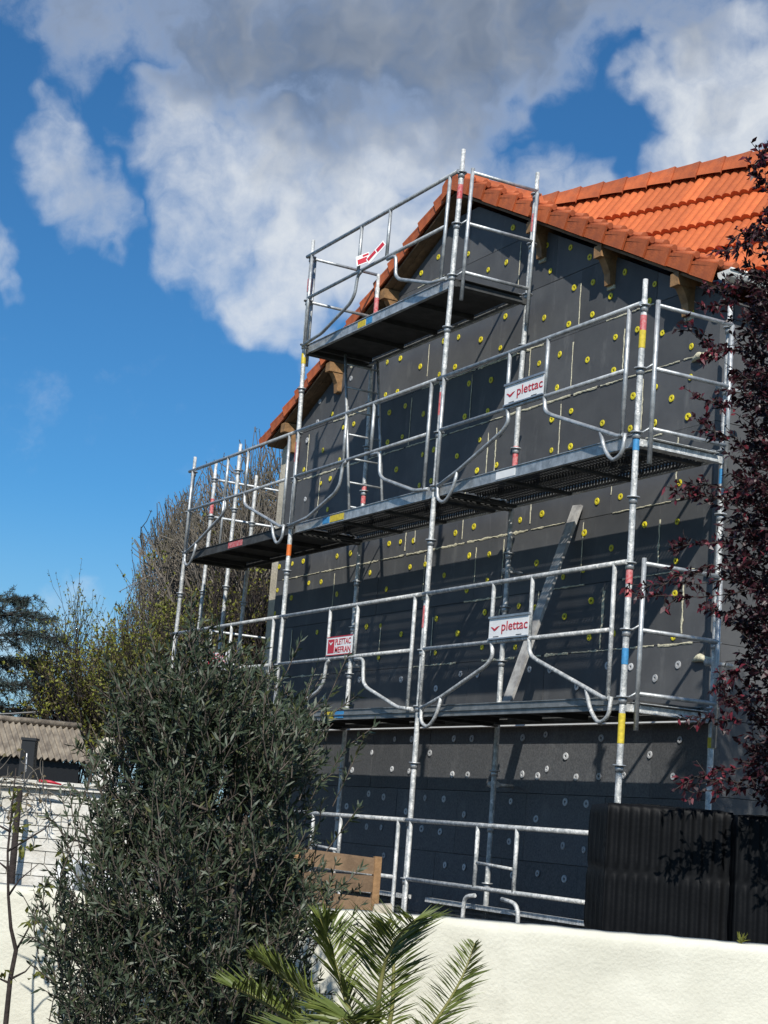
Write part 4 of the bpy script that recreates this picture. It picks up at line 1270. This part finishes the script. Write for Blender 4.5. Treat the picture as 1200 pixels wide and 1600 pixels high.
# ---- olive
def olive():
    s = 6.75
    base = at(330, 1500, s); base.z = GZ + .09
    root = empty('olive_tree', base); tag(root, 'bushy grey green olive tree in front of the garden wall', 'tree')
    b = nv(base)
    px = s / F_PX
    # crown outline by height: (photo row, left, right)
    rows = [(1030, 325, 355), (1060, 285, 405), (1085, 225, 432), (1120, 188, 458), (1180, 162, 486), (1260, 138, 505), (1340, 115, 512), (1400, 76, 505), (1470, 45, 500), (1540, 60, 485), (1620, 70, 480), (1720, 120, 460), (1820, 190, 430)]
    rv = np.array([r[0] for r in rows], float)
    def sample(n, shell):
        v = RNG.uniform(1078, 1800, n * 3)
        l = np.interp(v, rv, [r[1] for r in rows]) + 22; r = np.interp(v, rv, [r[2] for r in rows]) - 12
        keep = RNG.uniform(0, 490, len(v)) < (r - l); v, l, r = v[keep][:n], l[keep][:n], r[keep][:n]
        th = RNG.uniform(0, 2 * math.pi, len(v)); q = RNG.uniform(shell, 1, len(v)) ** .5
        u = (l + r) / 2 + (r - l) / 2 * q * np.cos(th); dd = (r - l) / 2 * q * np.sin(th) * px * .9
        P = np.array([nv(at(a, c, s)) for a, c in zip(u, v)]) + nv(FW) * dd[:, None]
        C = np.array([nv(at((a + c) / 2, e + 120, s)) for a, c, e in zip(l, r, v)])
        return P, unit(P - C)
    # boughs: clumps of shoots with gaps between them
    BC, BO = sample(96, .10)
    E_, O = [], []
    for c, o in zip(BC, BO):
        n = int(RNG.integers(16, 36)); ax = unit(o * .8 + np.array([0, 0, .8]) + RNG.normal(0, .25, 3))
        t = RNG.uniform(-.5, 1, n)[:, None]; sp = RNG.normal(0, 1, (n, 3)) * RNG.uniform(.055, .085)
        E_.append(c + ax * t * RNG.uniform(.12, .22) + sp); O.append(unit(ax + sp * 5))
    E2, O2 = sample(520, .05)
    E_ = np.concatenate(E_ + [E2]); O = np.concatenate(O + [O2])
    D = unit(O * .9 + np.array([0, 0, .55]) + RNG.normal(0, .35, O.shape))
    L = RNG.uniform(.13, .30, len(E_))
    A = E_ - D * L[:, None] * .55; B = E_ + D * L[:, None] * .45
    kink = RNG.normal(0, .02, A.shape); Mid = (A + B) / 2 + kink
    # long whips along the top right
    whips = []
    for (u0, v0, u1, v1) in ((500, 1120, 545, 1020), (480, 1150, 560, 1085), (360, 1080, 345, 985), (300, 1090, 262, 1010), (520, 1260, 570, 1150), (430, 1080, 470, 1000), (510, 1330, 560, 1262), (520, 1200, 585, 1135), (220, 1110, 195, 1040), (250, 1090, 240, 1020), (400, 1070, 415, 1005)):
        a_, b_ = nv(at(u0, v0, s)), nv(at(u1, v1, s)); whips.append((a_, b_ * .5 + a_ * .5 + RNG.normal(0, .01, 3), b_))
    WA = np.array([w[0] for w in whips]); WM = np.array([w[1] for w in whips]); WB = np.array([w[2] for w in whips])
    SA = np.concatenate([A, Mid, WA, WM]); SB = np.concatenate([Mid, B, WM, WB])
    P1, D1 = leaves_on(np.concatenate([A, Mid]), np.concatenate([Mid, B]), 10, .75)
    P2, D2 = leaves_on(np.concatenate([WA, WM]), np.concatenate([WM, WB]), 15, .7)
    P = np.concatenate([P1, P2]) - b; Dl = np.concatenate([D1, D2])
    n = len(P)
    me = leaf_mesh('foliage', P, Dl, RNG.uniform(.028, .052, n), RNG.uniform(.007, .0115, n), [M['olive'], M['olive_pale'], M['olive_yellow']], RNG.choice([0, 1, 2], n, p=[.84, .09, .07]), .15)
    put(me, 'crown', root)
    put(twig_mesh('twigs', SA - b, SB - b, .0028, .0016, M['bark']), 'twigs', root)
    # stems
    mb = MB()
    for k in range(5):
        a0 = base + RT * random.uniform(-.05, .05) + FW * random.uniform(-.05, .05)
        e = at(random.uniform(170, 470), random.uniform(1120, 1300), s + random.uniform(-.25, .25))
        m1 = a0 * .6 + e * .4 + Vector((random.uniform(-.06, .06), random.uniform(-.06, .06), .12))
        mb.tube([a0, a0 * .75 + m1 * .25 + UP * .05, m1, (m1 + e) / 2 + RT * random.uniform(-.05, .05), e], [.038, .03, .020, .012, .005], 8)
        for q in range(7):
            t = random.uniform(.25, .9); c = m1 + (e - m1) * t
            f = c + Vector((random.uniform(-.3, .3), random.uniform(-.3, .3), random.uniform(.05, .3)))
            mb.tube([c, (c + f) / 2 + UP * .03, f], [.009, .006, .003], 5)
    mb.obj('trunk', M['bark'], root)
olive()

# ---- date palm
def palm():
    root_p = at(585, 1690, 6.25); root_p.z = GZ + .09
    root = empty('young_date_palm', root_p); tag(root, 'young feathery date palm at the foot of the garden wall', 'palm')
    crown = Vector((root_p.x, root_p.y, at(585, 1700, 6.25).z))
    mb = MB(); h = crown.z - root_p.z
    mb.tube([root_p, root_p + UP * h * .5, crown + UP * .02, crown + UP * .10], [.13, .15, .12, .04], 12)
    for k in range(40):
        a = k * 2.4; z = h * k / 40; p = root_p + Vector((math.cos(a), math.sin(a), 0)) * .135 + UP * z
        mb.box(p + UP * .04, Vector((math.cos(a), math.sin(a), 0)) * .03, Vector((-math.sin(a), math.cos(a), 0)) * .035, Vector((math.cos(a) * .03, math.sin(a) * .03, .06)))
    mb.obj('trunk', M['bark'], root)
    fr = [([(588, 1650, 6.7), (590, 1560, 6.66), (600, 1490, 6.64), (620, 1445, 6.6), (648, 1415, 6.5)], 36, .205),
          ([(575, 1650, 6.75), (548, 1560, 6.8), (525, 1490, 6.85), (510, 1440, 6.9), (500, 1412, 6.9)], 30, .17),
          ([(565, 1660, 6.6), (510, 1610, 6.5), (450, 1570, 6.42), (405, 1540, 6.36), (362, 1520, 6.3)], 30, .17),
          ([(570, 1650, 6.75), (520, 1580, 6.75), (470, 1530, 6.75), (430, 1497, 6.75), (398, 1478, 6.75)], 28, .16),
          ([(605, 1660, 6.8), (650, 1610, 7.1), (690, 1560, 7.4), (722, 1505, 7.62), (742, 1452, 7.7)], 32, .13),
          ([(600, 1650, 6.9), (610, 1570, 7.1), (615, 1500, 7.3), (612, 1450, 7.4), (600, 1425, 7.45)], 28, .15),
          ([(570, 1660, 6.5), (540, 1620, 6.35), (500, 1600, 6.25), (455, 1600, 6.15), (420, 1620, 6.1)], 26, .16),
          ([(600, 1660, 6.6), (640, 1620, 6.45), (672, 1605, 6.35), (700, 1610, 6.25), (725, 1640, 6.2)], 24, .15),
          ([(585, 1660, 6.55), (575, 1610, 6.35), (560, 1580, 6.25), (540, 1570, 6.15), (515, 1580, 6.1)], 26, .16),
          ([(590, 1670, 6.4), (610, 1640, 6.2), (640, 1630, 6.05), (670, 1650, 5.95), (690, 1690, 5.9)], 20, .15)]
    for pts, n, ll in fr:
        n = int(n * 1.25)
        P = [at(p[0], p[1] + 22, p[2] - (.62 if p[2] < 6.95 and pts[-1][2] < 7.2 else .25)) for p in pts]; P[0] = crown + UP * .05
        # catmull samples
        C = []
        for i in range(len(P) - 1):
            p0, p1, p2, p3 = P[max(i - 1, 0)], P[i], P[i + 1], P[min(i + 2, len(P) - 1)]
            for k in range(8):
                t = k / 8
                C.append(.5 * ((2 * p1) + (p2 - p0) * t + (2 * p0 - 5 * p1 + 4 * p2 - p3) * t * t + (3 * p1 - p0 - 3 * p2 + p3) * t ** 3))
        C.append(P[-1])
        f = empty('frond', (0, 0, 0), root)
        mb = MB(); mb.tube(C, [.011 * (1 - .8 * i / (len(C) - 1)) + .001 for i in range(len(C))], 6); mb.obj('rib', M['palm_rib'], f)
        V = []; F = []
        m = n * 2
        tot = len(C) - 1
        base = world_org(f)
        for i in range(n):
            x = (.20 + .80 * (i + .5) / n) * tot
            j = min(int(x), tot - 1); q = C[j] + (C[j + 1] - C[j]) * (x - j); tg = (C[j + 1] - C[j]).normalized()
            side = tg.cross(UP); 
            if side.length < .2: side = tg.cross(FW)
            side.normalize(); bn = side.cross(tg).normalized()
            k = (i + .5) / n
            L = ll * (.55 + .75 * math.sin(math.pi * min(1, k * .9 + .12))) * random.uniform(.85, 1.1)
            if k > .85: L *= 1 - (k - .85) * 2.4
            for sg in (-1, 1):
                for _ in range(2):
                    d = (tg * random.uniform(.55, .85) + side * sg * random.uniform(.8, 1.0) + bn * random.uniform(.10, .60)).normalized()
                    w = random.uniform(.0038, .0056)
                    nn = d.cross(side * sg + bn * random.uniform(-.8, .8))
                    if nn.length < 1e-3: nn = bn
                    nn.normalize()
                    p1 = q + d * L * .45; p2 = q + d * L - UP * L * .07
                    b0 = len(V)
                    V += [q - nn * w * .5, q + nn * w * .5, p1 + nn * w, p1 - nn * w, p2]
                    F += [(b0, b0 + 1, b0 + 2, b0 + 3), (b0 + 3, b0 + 2, b0 + 4)]
        me = bpy.data.meshes.new('leaflets'); me.from_pydata([tuple(v - base) for v in V], [], F); me.materials.append(M['palm']); me.update()
        put(me, 'leaflets', f)
palm()

# ---- generic growing tree
def grow(start, dirn, length, rad, depth, plan, segs, tips, bend=.12, up=.1):
    """plan: per level (count, length ratio, angle, radius ratio)"""
    p = np.array(start, float); d = np.array(dirn, float); n = 3 if depth < 3 else 2
    nodes = [p.copy()]
    r = rad
    for i in range(n):
        d = d + RNG.normal(0, bend, 3) + np.array([0, 0, up]); d /= np.linalg.norm(d)
        q = p + d * length / n; r2 = r * (.80 if depth < 4 else .75)
        segs.append((p.copy(), q.copy(), r, r2)); p = q; r = r2; nodes.append(p.copy())
    if depth >= len(plan):
        tips.append((nodes[-2], nodes[-1])); return
    cnt, lr, ang, rr = plan[depth]
    for k in range(cnt):
        t = RNG.uniform(.35, 1.0) if k < cnt - 1 else 1.0
        j = min(int(t * n), n - 1); q = nodes[j] + (nodes[j + 1] - nodes[j]) * (t * n - j)
        a = RNG.normal(ang, ang * .3) if k < cnt - 1 else RNG.normal(0, .15)
        nd = perp_dirs(d[None], np.array([a]))[0]
        grow(q, nd, length * lr * RNG.uniform(.75, 1.2), rad * rr, depth + 1, plan, segs, tips, bend, up)
def finish_tree(root, base, segs, tips, bark, leafmats, per, L, W, thick=.02, frac=None, leafname='crown'):
    A = np.array([s[0] for s in segs]) - base; B = np.array([s[1] for s in segs]) - base
    ra = np.array([s[2] for s in segs]); rb = np.array([s[3] for s in segs])
    big = ra > thick
    put(twig_mesh('trunk', A[big], B[big], ra[big], rb[big], bark[0], n=7), 'trunk', root)
    put(twig_mesh('branches', A[~big], B[~big], ra[~big], rb[~big], bark[1], n=3), 'branches', root)
    if per:
        TA = np.array([t[0] for t in tips]) - base; TB = np.array([t[1] for t in tips]) - base
        P, D = leaves_on(TA, TB, per, .8, .0)
        n = len(P); mi = None
        if len(leafmats) > 1: mi = (RNG.random(n) < frac).astype(int)
        put(leaf_mesh('leaves', P, D, RNG.uniform(L * .6, L, n), RNG.uniform(W * .6, W, n), leafmats, mi, .2), leafname, root)

def bare_tree(u, s, top_v, label, seed, rad=.16, spread=.5, leafy=0, mats=None, limbs=9, name='bare_tree', group=None, hfrac=.26, bark='twig', plan=None, dome=None):
    base = at(u, 1250, s); base.z = GARDEN
    H = (at(u, top_v, s).z - GARDEN) * (1.12 if hfrac < .21 and leafy < 4 else 1.0)
    root = empty(name, base); tag(root, label, 'tree', group)
    segs, tips = [], []
    b = nv(base); t0 = b.copy(); d = np.array([0, 0, 1.0])
    r = rad
    trunk_pts = [b]
    for k in range(4):
        q = t0 + (np.array([0, 0, 1]) + RNG.normal(0, .05, 3)) * H * hfrac / 4
        segs.append((t0, q, r, r * .93)); r *= .93; t0 = q; trunk_pts.append(q)
    for k in range(limbs):
        a = 2 * math.pi * k / limbs + RNG.normal(0, .25); tilt = RNG.uniform(.12, spread) if k else .05
        nd = np.array([math.cos(a) * math.sin(tilt), math.sin(a) * math.sin(tilt), math.cos(tilt)])
        q = trunk_pts[-1 - (k % 3)]
        grow(q, nd, H * RNG.uniform(.30, .42), r * .55, 0, plan or [(5, .62, .42, .55), (6, .62, .42, .55), (5, .62, .45, .6)], segs, tips, .13, .12)
    if dome:
        (cu, cv, rx, ry) = dome; c = nv(at(cu, cv, s)); k = s / F_PX
        def inside(p):
            q = (np.array(p) - c) / k; lat = math.hypot(q[0], q[1])
            ang = math.atan2(q[2], q @ nv(RT)); wob = 1 + .07 * math.sin(ang * 7 + seed) + .05 * math.sin(ang * 17 + seed * 2)
            return q[2] < 0 and lat < rx * 1.1 or (lat / rx) ** 2 + (q[2] / ry) ** 2 < wob ** 2
        segs = [g for g in segs if g[2] > .05 or inside(g[1])]; tips = [g for g in tips if inside(g[1])]
    finish_tree(root, b, segs, tips, (M['bark'], M[bark]), mats or [M['bud']], leafy, .058 if leafy > 4 else .05, .034 if leafy > 4 else .022, .03, .35)
    return root
FINE = [(7, .64, .42, .40), (9, .58, .45, .42), (8, .66, .45, .55)]
BUDP = [(7, .60, .40, .5), (7, .62, .42, .5), (4, .62, .45, .6)]
bare_tree(440, 27.0, 680, 'tall bare tree with a dense fan of fine twigs behind the scaffold', 1, .22, .85, 3, [M['bud_brown'], M['twig']], 26, hfrac=.18, plan=FINE, dome=(440, 925, 232, 250))
bare_tree(318, 29.0, 735, 'bare twiggy tree to the left of the tallest one', 2, .15, .55, 3, [M['bud_brown'], M['twig']], 19, hfrac=.2, plan=FINE, dome=(308, 975, 112, 232))
bare_tree(262, 31.0, 815, 'lower bare tree with brownish buds beyond the leafing trees', 8, .12, .5, 3, [M['bud_brown'], M['bud']], 14, hfrac=.2, plan=FINE, dome=(255, 1000, 72, 190))
bare_tree(170, 23.5, 905, 'slender young tree breaking into yellow green leaf beside the shed', 3, .06, .55, 5, [M['bud'], M['bud_brown']], 12, name='budding_tree', hfrac=.2, bark='bark_dark', plan=BUDP)
bare_tree(238, 22.0, 915, 'shrubby tree with olive brown young leaves next to the olive crown', 4, .06, .42, 5, [M['bud'], M['bud_brown']], 11, name='budding_tree', hfrac=.2, bark='bark_dark', plan=BUDP)
bare_tree(112, 25.0, 940, 'small hazy leafing tree between the cedar and the slender young tree', 5, .05, .55, 4, [M['bud'], M['bud_brown']], 10, name='budding_tree', hfrac=.22, bark='bark_dark', plan=BUDP)
bare_tree(372, 24.0, 900, 'ivy clad tree trunk with brownish shoots seen through the scaffold bay', 6, .10, .35, 5, [M['bud_brown'], M['bud']], 9, name='budding_tree', hfrac=.35, bark='bark_dark', plan=BUDP)

# ---- cedar on the far left
def cedar():
    s = 24.0
    base = at(-150, 1250, s); base.z = GARDEN
    root = empty('blue_cedar', base); tag(root, 'dark blue green cedar with flat drooping branches above the shed', 'tree')
    b = nv(base); top = at(-165, 770, s)
    mb = MB(); mb.tube([base, (base + top) / 2, top], [.24, .16, .03], 10); mb.obj('trunk', M['bark_dark'], root)
    SA, SB, RA, RB = [], [], [], []; LP, LD = [], []
    def branch(p0, p1, width, droop):
        n = 12
        p0, p1 = nv(p0), nv(p1)
        axis = unit(p1 - p0); side = unit(np.cross(axis, [0, 0, 1]))
        C = [p0 + (p1 - p0) * t + np.array([0, 0, .25 * math.sin(t * 2.6) * droop - droop * t * t * .35]) for t in np.linspace(0, 1, n + 1)]
        for i in range(n):
            SA.append(C[i]); SB.append(C[i + 1]); RA.append(.035 * (1 - i / n) + .006); RB.append(.035 * (1 - (i + 1) / n) + .006)
            for k in range(6):
                t = RNG.random(); q = C[i] + (C[i + 1] - C[i]) * t
                sg = RNG.choice([-1, 1]); w = width * (.45 + .55 * math.sin(math.pi * min(1, (i + t) / n * .9 + .1))) * RNG.uniform(.6, 1.1)
                e = q + (side * sg * RNG.uniform(.2, 1) + axis * RNG.uniform(.5, 1.2)) * w + np.array([0, 0, RNG.uniform(-.40, .22) * w])
                SA.append(q); SB.append(e); RA.append(.007); RB.append(.003)
                for m in range(4):
                    tt = RNG.uniform(.25, 1); q2 = q + (e - q) * tt
                    e2 = q2 + unit(e - q + RNG.normal(0, .3, 3)) * w * RNG.uniform(.3, .6) + np.array([0, 0, -.16 * w])
                    SA.append(q2); SB.append(e2); RA.append(.004); RB.append(.002)
                    for z in range(17):
                        t3 = RNG.random(); LP.append(q2 + (e2 - q2) * t3); LD.append(unit(unit(e2 - q2) * .5 + RNG.normal(0, .6, 3) + np.array([0, 0, .15])))
    for (u0, v0, u1, v1, w, dr, ds) in ((-150, 985, 62, 955, .5, .5, 0), (-150, 1020, 92, 985, .5, .5, -.6), (-150, 965, 36, 932, .4, .4, .8), (-150, 1060, 70, 1030, .5, .5, .3), (-150, 1095, 98, 1065, .45, .5, -.4), (-150, 1110, 40, 1105, .5, .4, .5), (-150, 905, -40, 895, .4, .4, .2),
                            (-150, 1000, -380, 960, .6, .5, 0), (-160, 900, -330, 860, .55, .5, .5), (-150, 1080, -400, 1060, .6, .5, -.5), (-160, 800, -60, 780, .45, .4, 0), (-160, 820, -280, 800, .45, .4, 0), (-162, 790, -110, 775, .3, .2, .3), (-162, 785, -225, 772, .3, .2, -.3), (-160, 850, -60, 835, .45, .4, -.5)):
        branch(at(u0, v0, s), at(u1, v1, s + ds), w, dr)
    SA, SB = np.array(SA) - b, np.array(SB) - b
    put(twig_mesh('branches', SA, SB, RA, RB, M['bark_dark'], n=4), 'branches', root)
    LP = np.array(LP) - b; LD = np.array(LD)
    put(leaf_mesh('needles', LP, LD, RNG.uniform(.045, .085, len(LP)), .010, M['cedar'], None, .05), 'crown', root)
cedar()

# ---- purple plum on the right
def plum():
    s = 10.0
    base = at(1345, 1300, s + .2); base.z = GARDEN
    root = empty('purple_plum_tree', base); tag(root, 'dark purple leaved plum tree overhanging the right end of the scaffold', 'tree')
    b = nv(base)
    mb = MB()
    f1 = at(1335, 1050, s + .2)
    mb.tube([base, base * .5 + f1 * .5 + RT * .04, f1], [.10, .085, .075], 10)
    limbs = [(1270, 800), (1300, 560), (1340, 380), (1420, 600), (1450, 850), (1250, 950), (1380, 480)]
    ends = []
    for (u, v) in limbs:
        e = at(u, v, s + random.uniform(-.4, .4)); m_ = f1 * .5 + e * .5 + Vector((random.uniform(-.08, .08), random.uniform(-.08, .08), .05))
        mb.tube([f1, m_, e], [.045, .03, .012], 8); ends.append((m_, e))
    mb.obj('trunk', M['bark_dark'], root)
    # crown outline (photo row, left edge)
    rows = np.array([(235, 1240), (300, 1222), (350, 1206), (400, 1188), (450, 1172), (520, 1162), (600, 1160), (700, 1150), (800, 1142), (900, 1146), (1000, 1164), (1100, 1180), (1180, 1172), (1262, 1200)], float)
    N = 4000
    v = RNG.uniform(240, 1262, N); l = np.interp(v, rows[:, 0], rows[:, 1])
    ctr = 1350; half_ = ctr - l
    th = RNG.uniform(0, 2 * math.pi, N); q = RNG.uniform(.22, 1, N) ** .5
    u = ctr + half_ * q * np.cos(th); dd = 235 * q * np.sin(th) * s / F_PX
    P = np.array([nv(at(a, c, s)) for a, c in zip(u, v)]) + nv(FW) * dd[:, None]
    C = np.array([nv(at(ctr, c + 60, s)) for c in v]); O = unit(P - C)
    D = unit(O + np.array([0, 0, .25]) + RNG.normal(0, .45, O.shape)); Ls = RNG.uniform(.12, .28, N)[:, None]
    A, B = P - D * Ls * .5, P + D * Ls * .5
    # sprays that reach across the poles
    SP = [(1150, 905, 985, 915, 10.0), (1160, 925, 1010, 935, 9.9), (1140, 880, 1040, 905, 10.0), (1150, 855, 1050, 850, 10.0), (1150, 760, 1058, 762, 10.0), (1150, 780, 1075, 775, 10.0), (1140, 690, 1090, 660, 10), (1130, 560, 1072, 512, 10), (1150, 545, 1100, 560, 10), (1150, 640, 1095, 625, 10),
          (1200, 340, 1155, 370, 10), (1200, 300, 1178, 262, 10), (1195, 262, 1190, 238, 10), (1190, 370, 1140, 395, 10), (1160, 960, 1105, 950, 10), (1190, 1190, 1080, 1215, 10), (1190, 1215, 1072, 1225, 10), (1180, 1230, 1085, 1240, 10), (1160, 1125, 1085, 1120, 10), (1160, 1100, 1130, 1090, 10), (1160, 1040, 1120, 1060, 10), (1170, 440, 1105, 450, 10), (1160, 470, 1110, 480, 10)]
    SAx, SBx = [], []
    for (u0, v0, u1, v1, ss) in SP:
        p0, p1 = nv(at(u0, v0, ss)), nv(at(u1, v1, ss - .1)); n = 6; prev = p0
        for k in range(1, n + 1):
            qn = p0 + (p1 - p0) * k / n + RNG.normal(0, .012, 3); SAx.append(prev); SBx.append(qn); prev = qn
            for _ in range(2):
                e = qn + unit((p1 - p0) / np.linalg.norm(p1 - p0) + RNG.normal(0, .7, 3)) * RNG.uniform(.05, .11); SAx.append(qn); SBx.append(e)
    SAx, SBx = np.array(SAx), np.array(SBx)
    P1, D1 = leaves_on(A, B, 13, .9); P2, D2 = leaves_on(SAx, SBx, 4, .9)
    Pl = np.concatenate([P1, P2]) - b; Dl = np.concatenate([D1, D2]); n = len(Pl)
    red = np.concatenate([RNG.random(len(P1)) < .05, RNG.random(len(P2)) < .30]).astype(int)
    put(leaf_mesh('leaves', Pl, Dl, RNG.uniform(.030, .055, n), RNG.uniform(.017, .028, n), [M['plum'], M['plum_red']], red, .3, .15), 'crown', root)
    put(twig_mesh('twigs', np.concatenate([A, SAx]) - b, np.concatenate([B, SBx]) - b, .0035, .002, M['bark_dark']), 'twigs', root)
plum()

# ---- sapling and creeper on the left
def sapling():
    s = 7.35
    base = at(8, 1640, s); base.z = GZ + .09
    root = empty('leafing_sapling', base); tag(root, 'thin dark sapling with a few fresh leaves against the cream wall', 'sapling')
    P = lambda u, v: at(u, v, s)
    mb = MB(); 
    st = [base, P(10, 1590), P(16, 1530), P(25, 1485), P(17, 1450), P(13, 1400), P(12, 1330), P(20, 1250), P(25, 1200)]
    mb.tube(st, [.014, .012, .011, .010, .008, .0065, .005, .004, .002], 7)
    for L in ([P(25, 1485), P(38, 1463), P(50, 1440), P(60, 1415)], [P(16, 1530), P(40, 1518), P(55, 1500)], [P(13, 1400), P(30, 1375), P(60, 1350)], [P(12, 1330), P(45, 1310), P(70, 1295), P(95, 1270)], [P(17, 1300), P(-20, 1280)], [P(14, 1360), P(-10, 1340)], [P(12, 1535), P(-10, 1525)]):
        mb.tube(L, [.006 - .0045 * i / (len(L) - 1) for i in range(len(L))], 5)
    mb.obj('trunk', M['bark_dark'], root)
    cl = [(100, 1345, 14), (70, 1385, 13), (40, 1320, 10), (28, 1290, 10), (55, 1430, 8), (60, 1520, 9), (10, 1522, 7), (45, 1440, 6), (22, 1240, 7), (30, 1262, 7)]
    A = []; D = []
    for (u, v, n) in cl:
        c = nv(P(u, v))
        for k in range(n): A.append(c + RNG.normal(0, .016, 3)); D.append(unit(RNG.normal(0, .6, 3) + np.array([0, 0, -.4])))
    A = np.array(A) - nv(base); D = np.array(D)
    put(leaf_mesh('leaves', A, D, RNG.uniform(.03, .055, len(A)), RNG.uniform(.014, .024, len(A)), M['vine_leaf'], None, .3), 'leaves', root)
    c0, c1 = P(70, 1300), P(100, 1345)
sapling()
def creeper():
    s = 12.7
    base = at(25, 1340, s); base.z = GARDEN
    root = empty('bare_creeper', base); tag(root, 'tangle of bare brown creeper stems on the white brick wall', 'creeper')
    b = nv(base)
    mb = MB(); mb.tube([base, at(22, 1330, s), at(26, 1285, s), at(31, 1240, s), at(30, 1228, s)], [.03, .026, .024, .022, .02], 7); mb.obj('stem', M['bark_dark'], root)
    A, B, RA = [], [], []
    for k in range(46):
        p = np.array([RNG.uniform(-30, 75), RNG.uniform(1212, 1250)]); d = RNG.normal(0, 1, 2); d /= np.linalg.norm(d)
        n = RNG.integers(4, 9); sp = RNG.uniform(-.02, .16); prev = nv(at(p[0], p[1], s + sp))
        for i in range(n):
            d = d + RNG.normal(0, .35, 2) + np.array([0, .03]); d /= np.linalg.norm(d); p = p + d * RNG.uniform(6, 12)
            q = nv(at(p[0], p[1], s + sp)); A.append(prev); B.append(q); RA.append(.0045 * (1 - .7 * i / n)); prev = q
    put(twig_mesh('twigs', np.array(A) - b, np.array(B) - b, RA, np.array(RA) * .8, M['twig'], n=4), 'twigs', root)['kind'] = 'stuff'
    P, D = leaves_on(np.array(A)[::5], np.array(B)[::5], 1, 1.0); P -= b
    put(leaf_mesh('dry_leaves', P, D, .045, .025, M['bud_brown'], None, .3), 'dry_leaves', root)
creeper()
def weed():
    base = wp(0, .1, WTOP); p = at(1158, 1466, 8.1)
    root = empty('small_weed', (p.x, p.y, WTOP)); tag(root, 'tiny green weed growing on the crest of the cream wall', 'weed')
    n = 14; A = np.tile(np.array([[0, 0, .0]]), (n, 1)) + RNG.normal(0, .006, (n, 3)) * [1, 1, 0]; D = unit(RNG.normal(0, .45, (n, 3)) + np.array([0, 0, .9]))
    put(leaf_mesh('leaves', A, D, RNG.uniform(.03, .065, n), .014, M['vine_leaf'], None, .3), 'leaves', root)
weed()
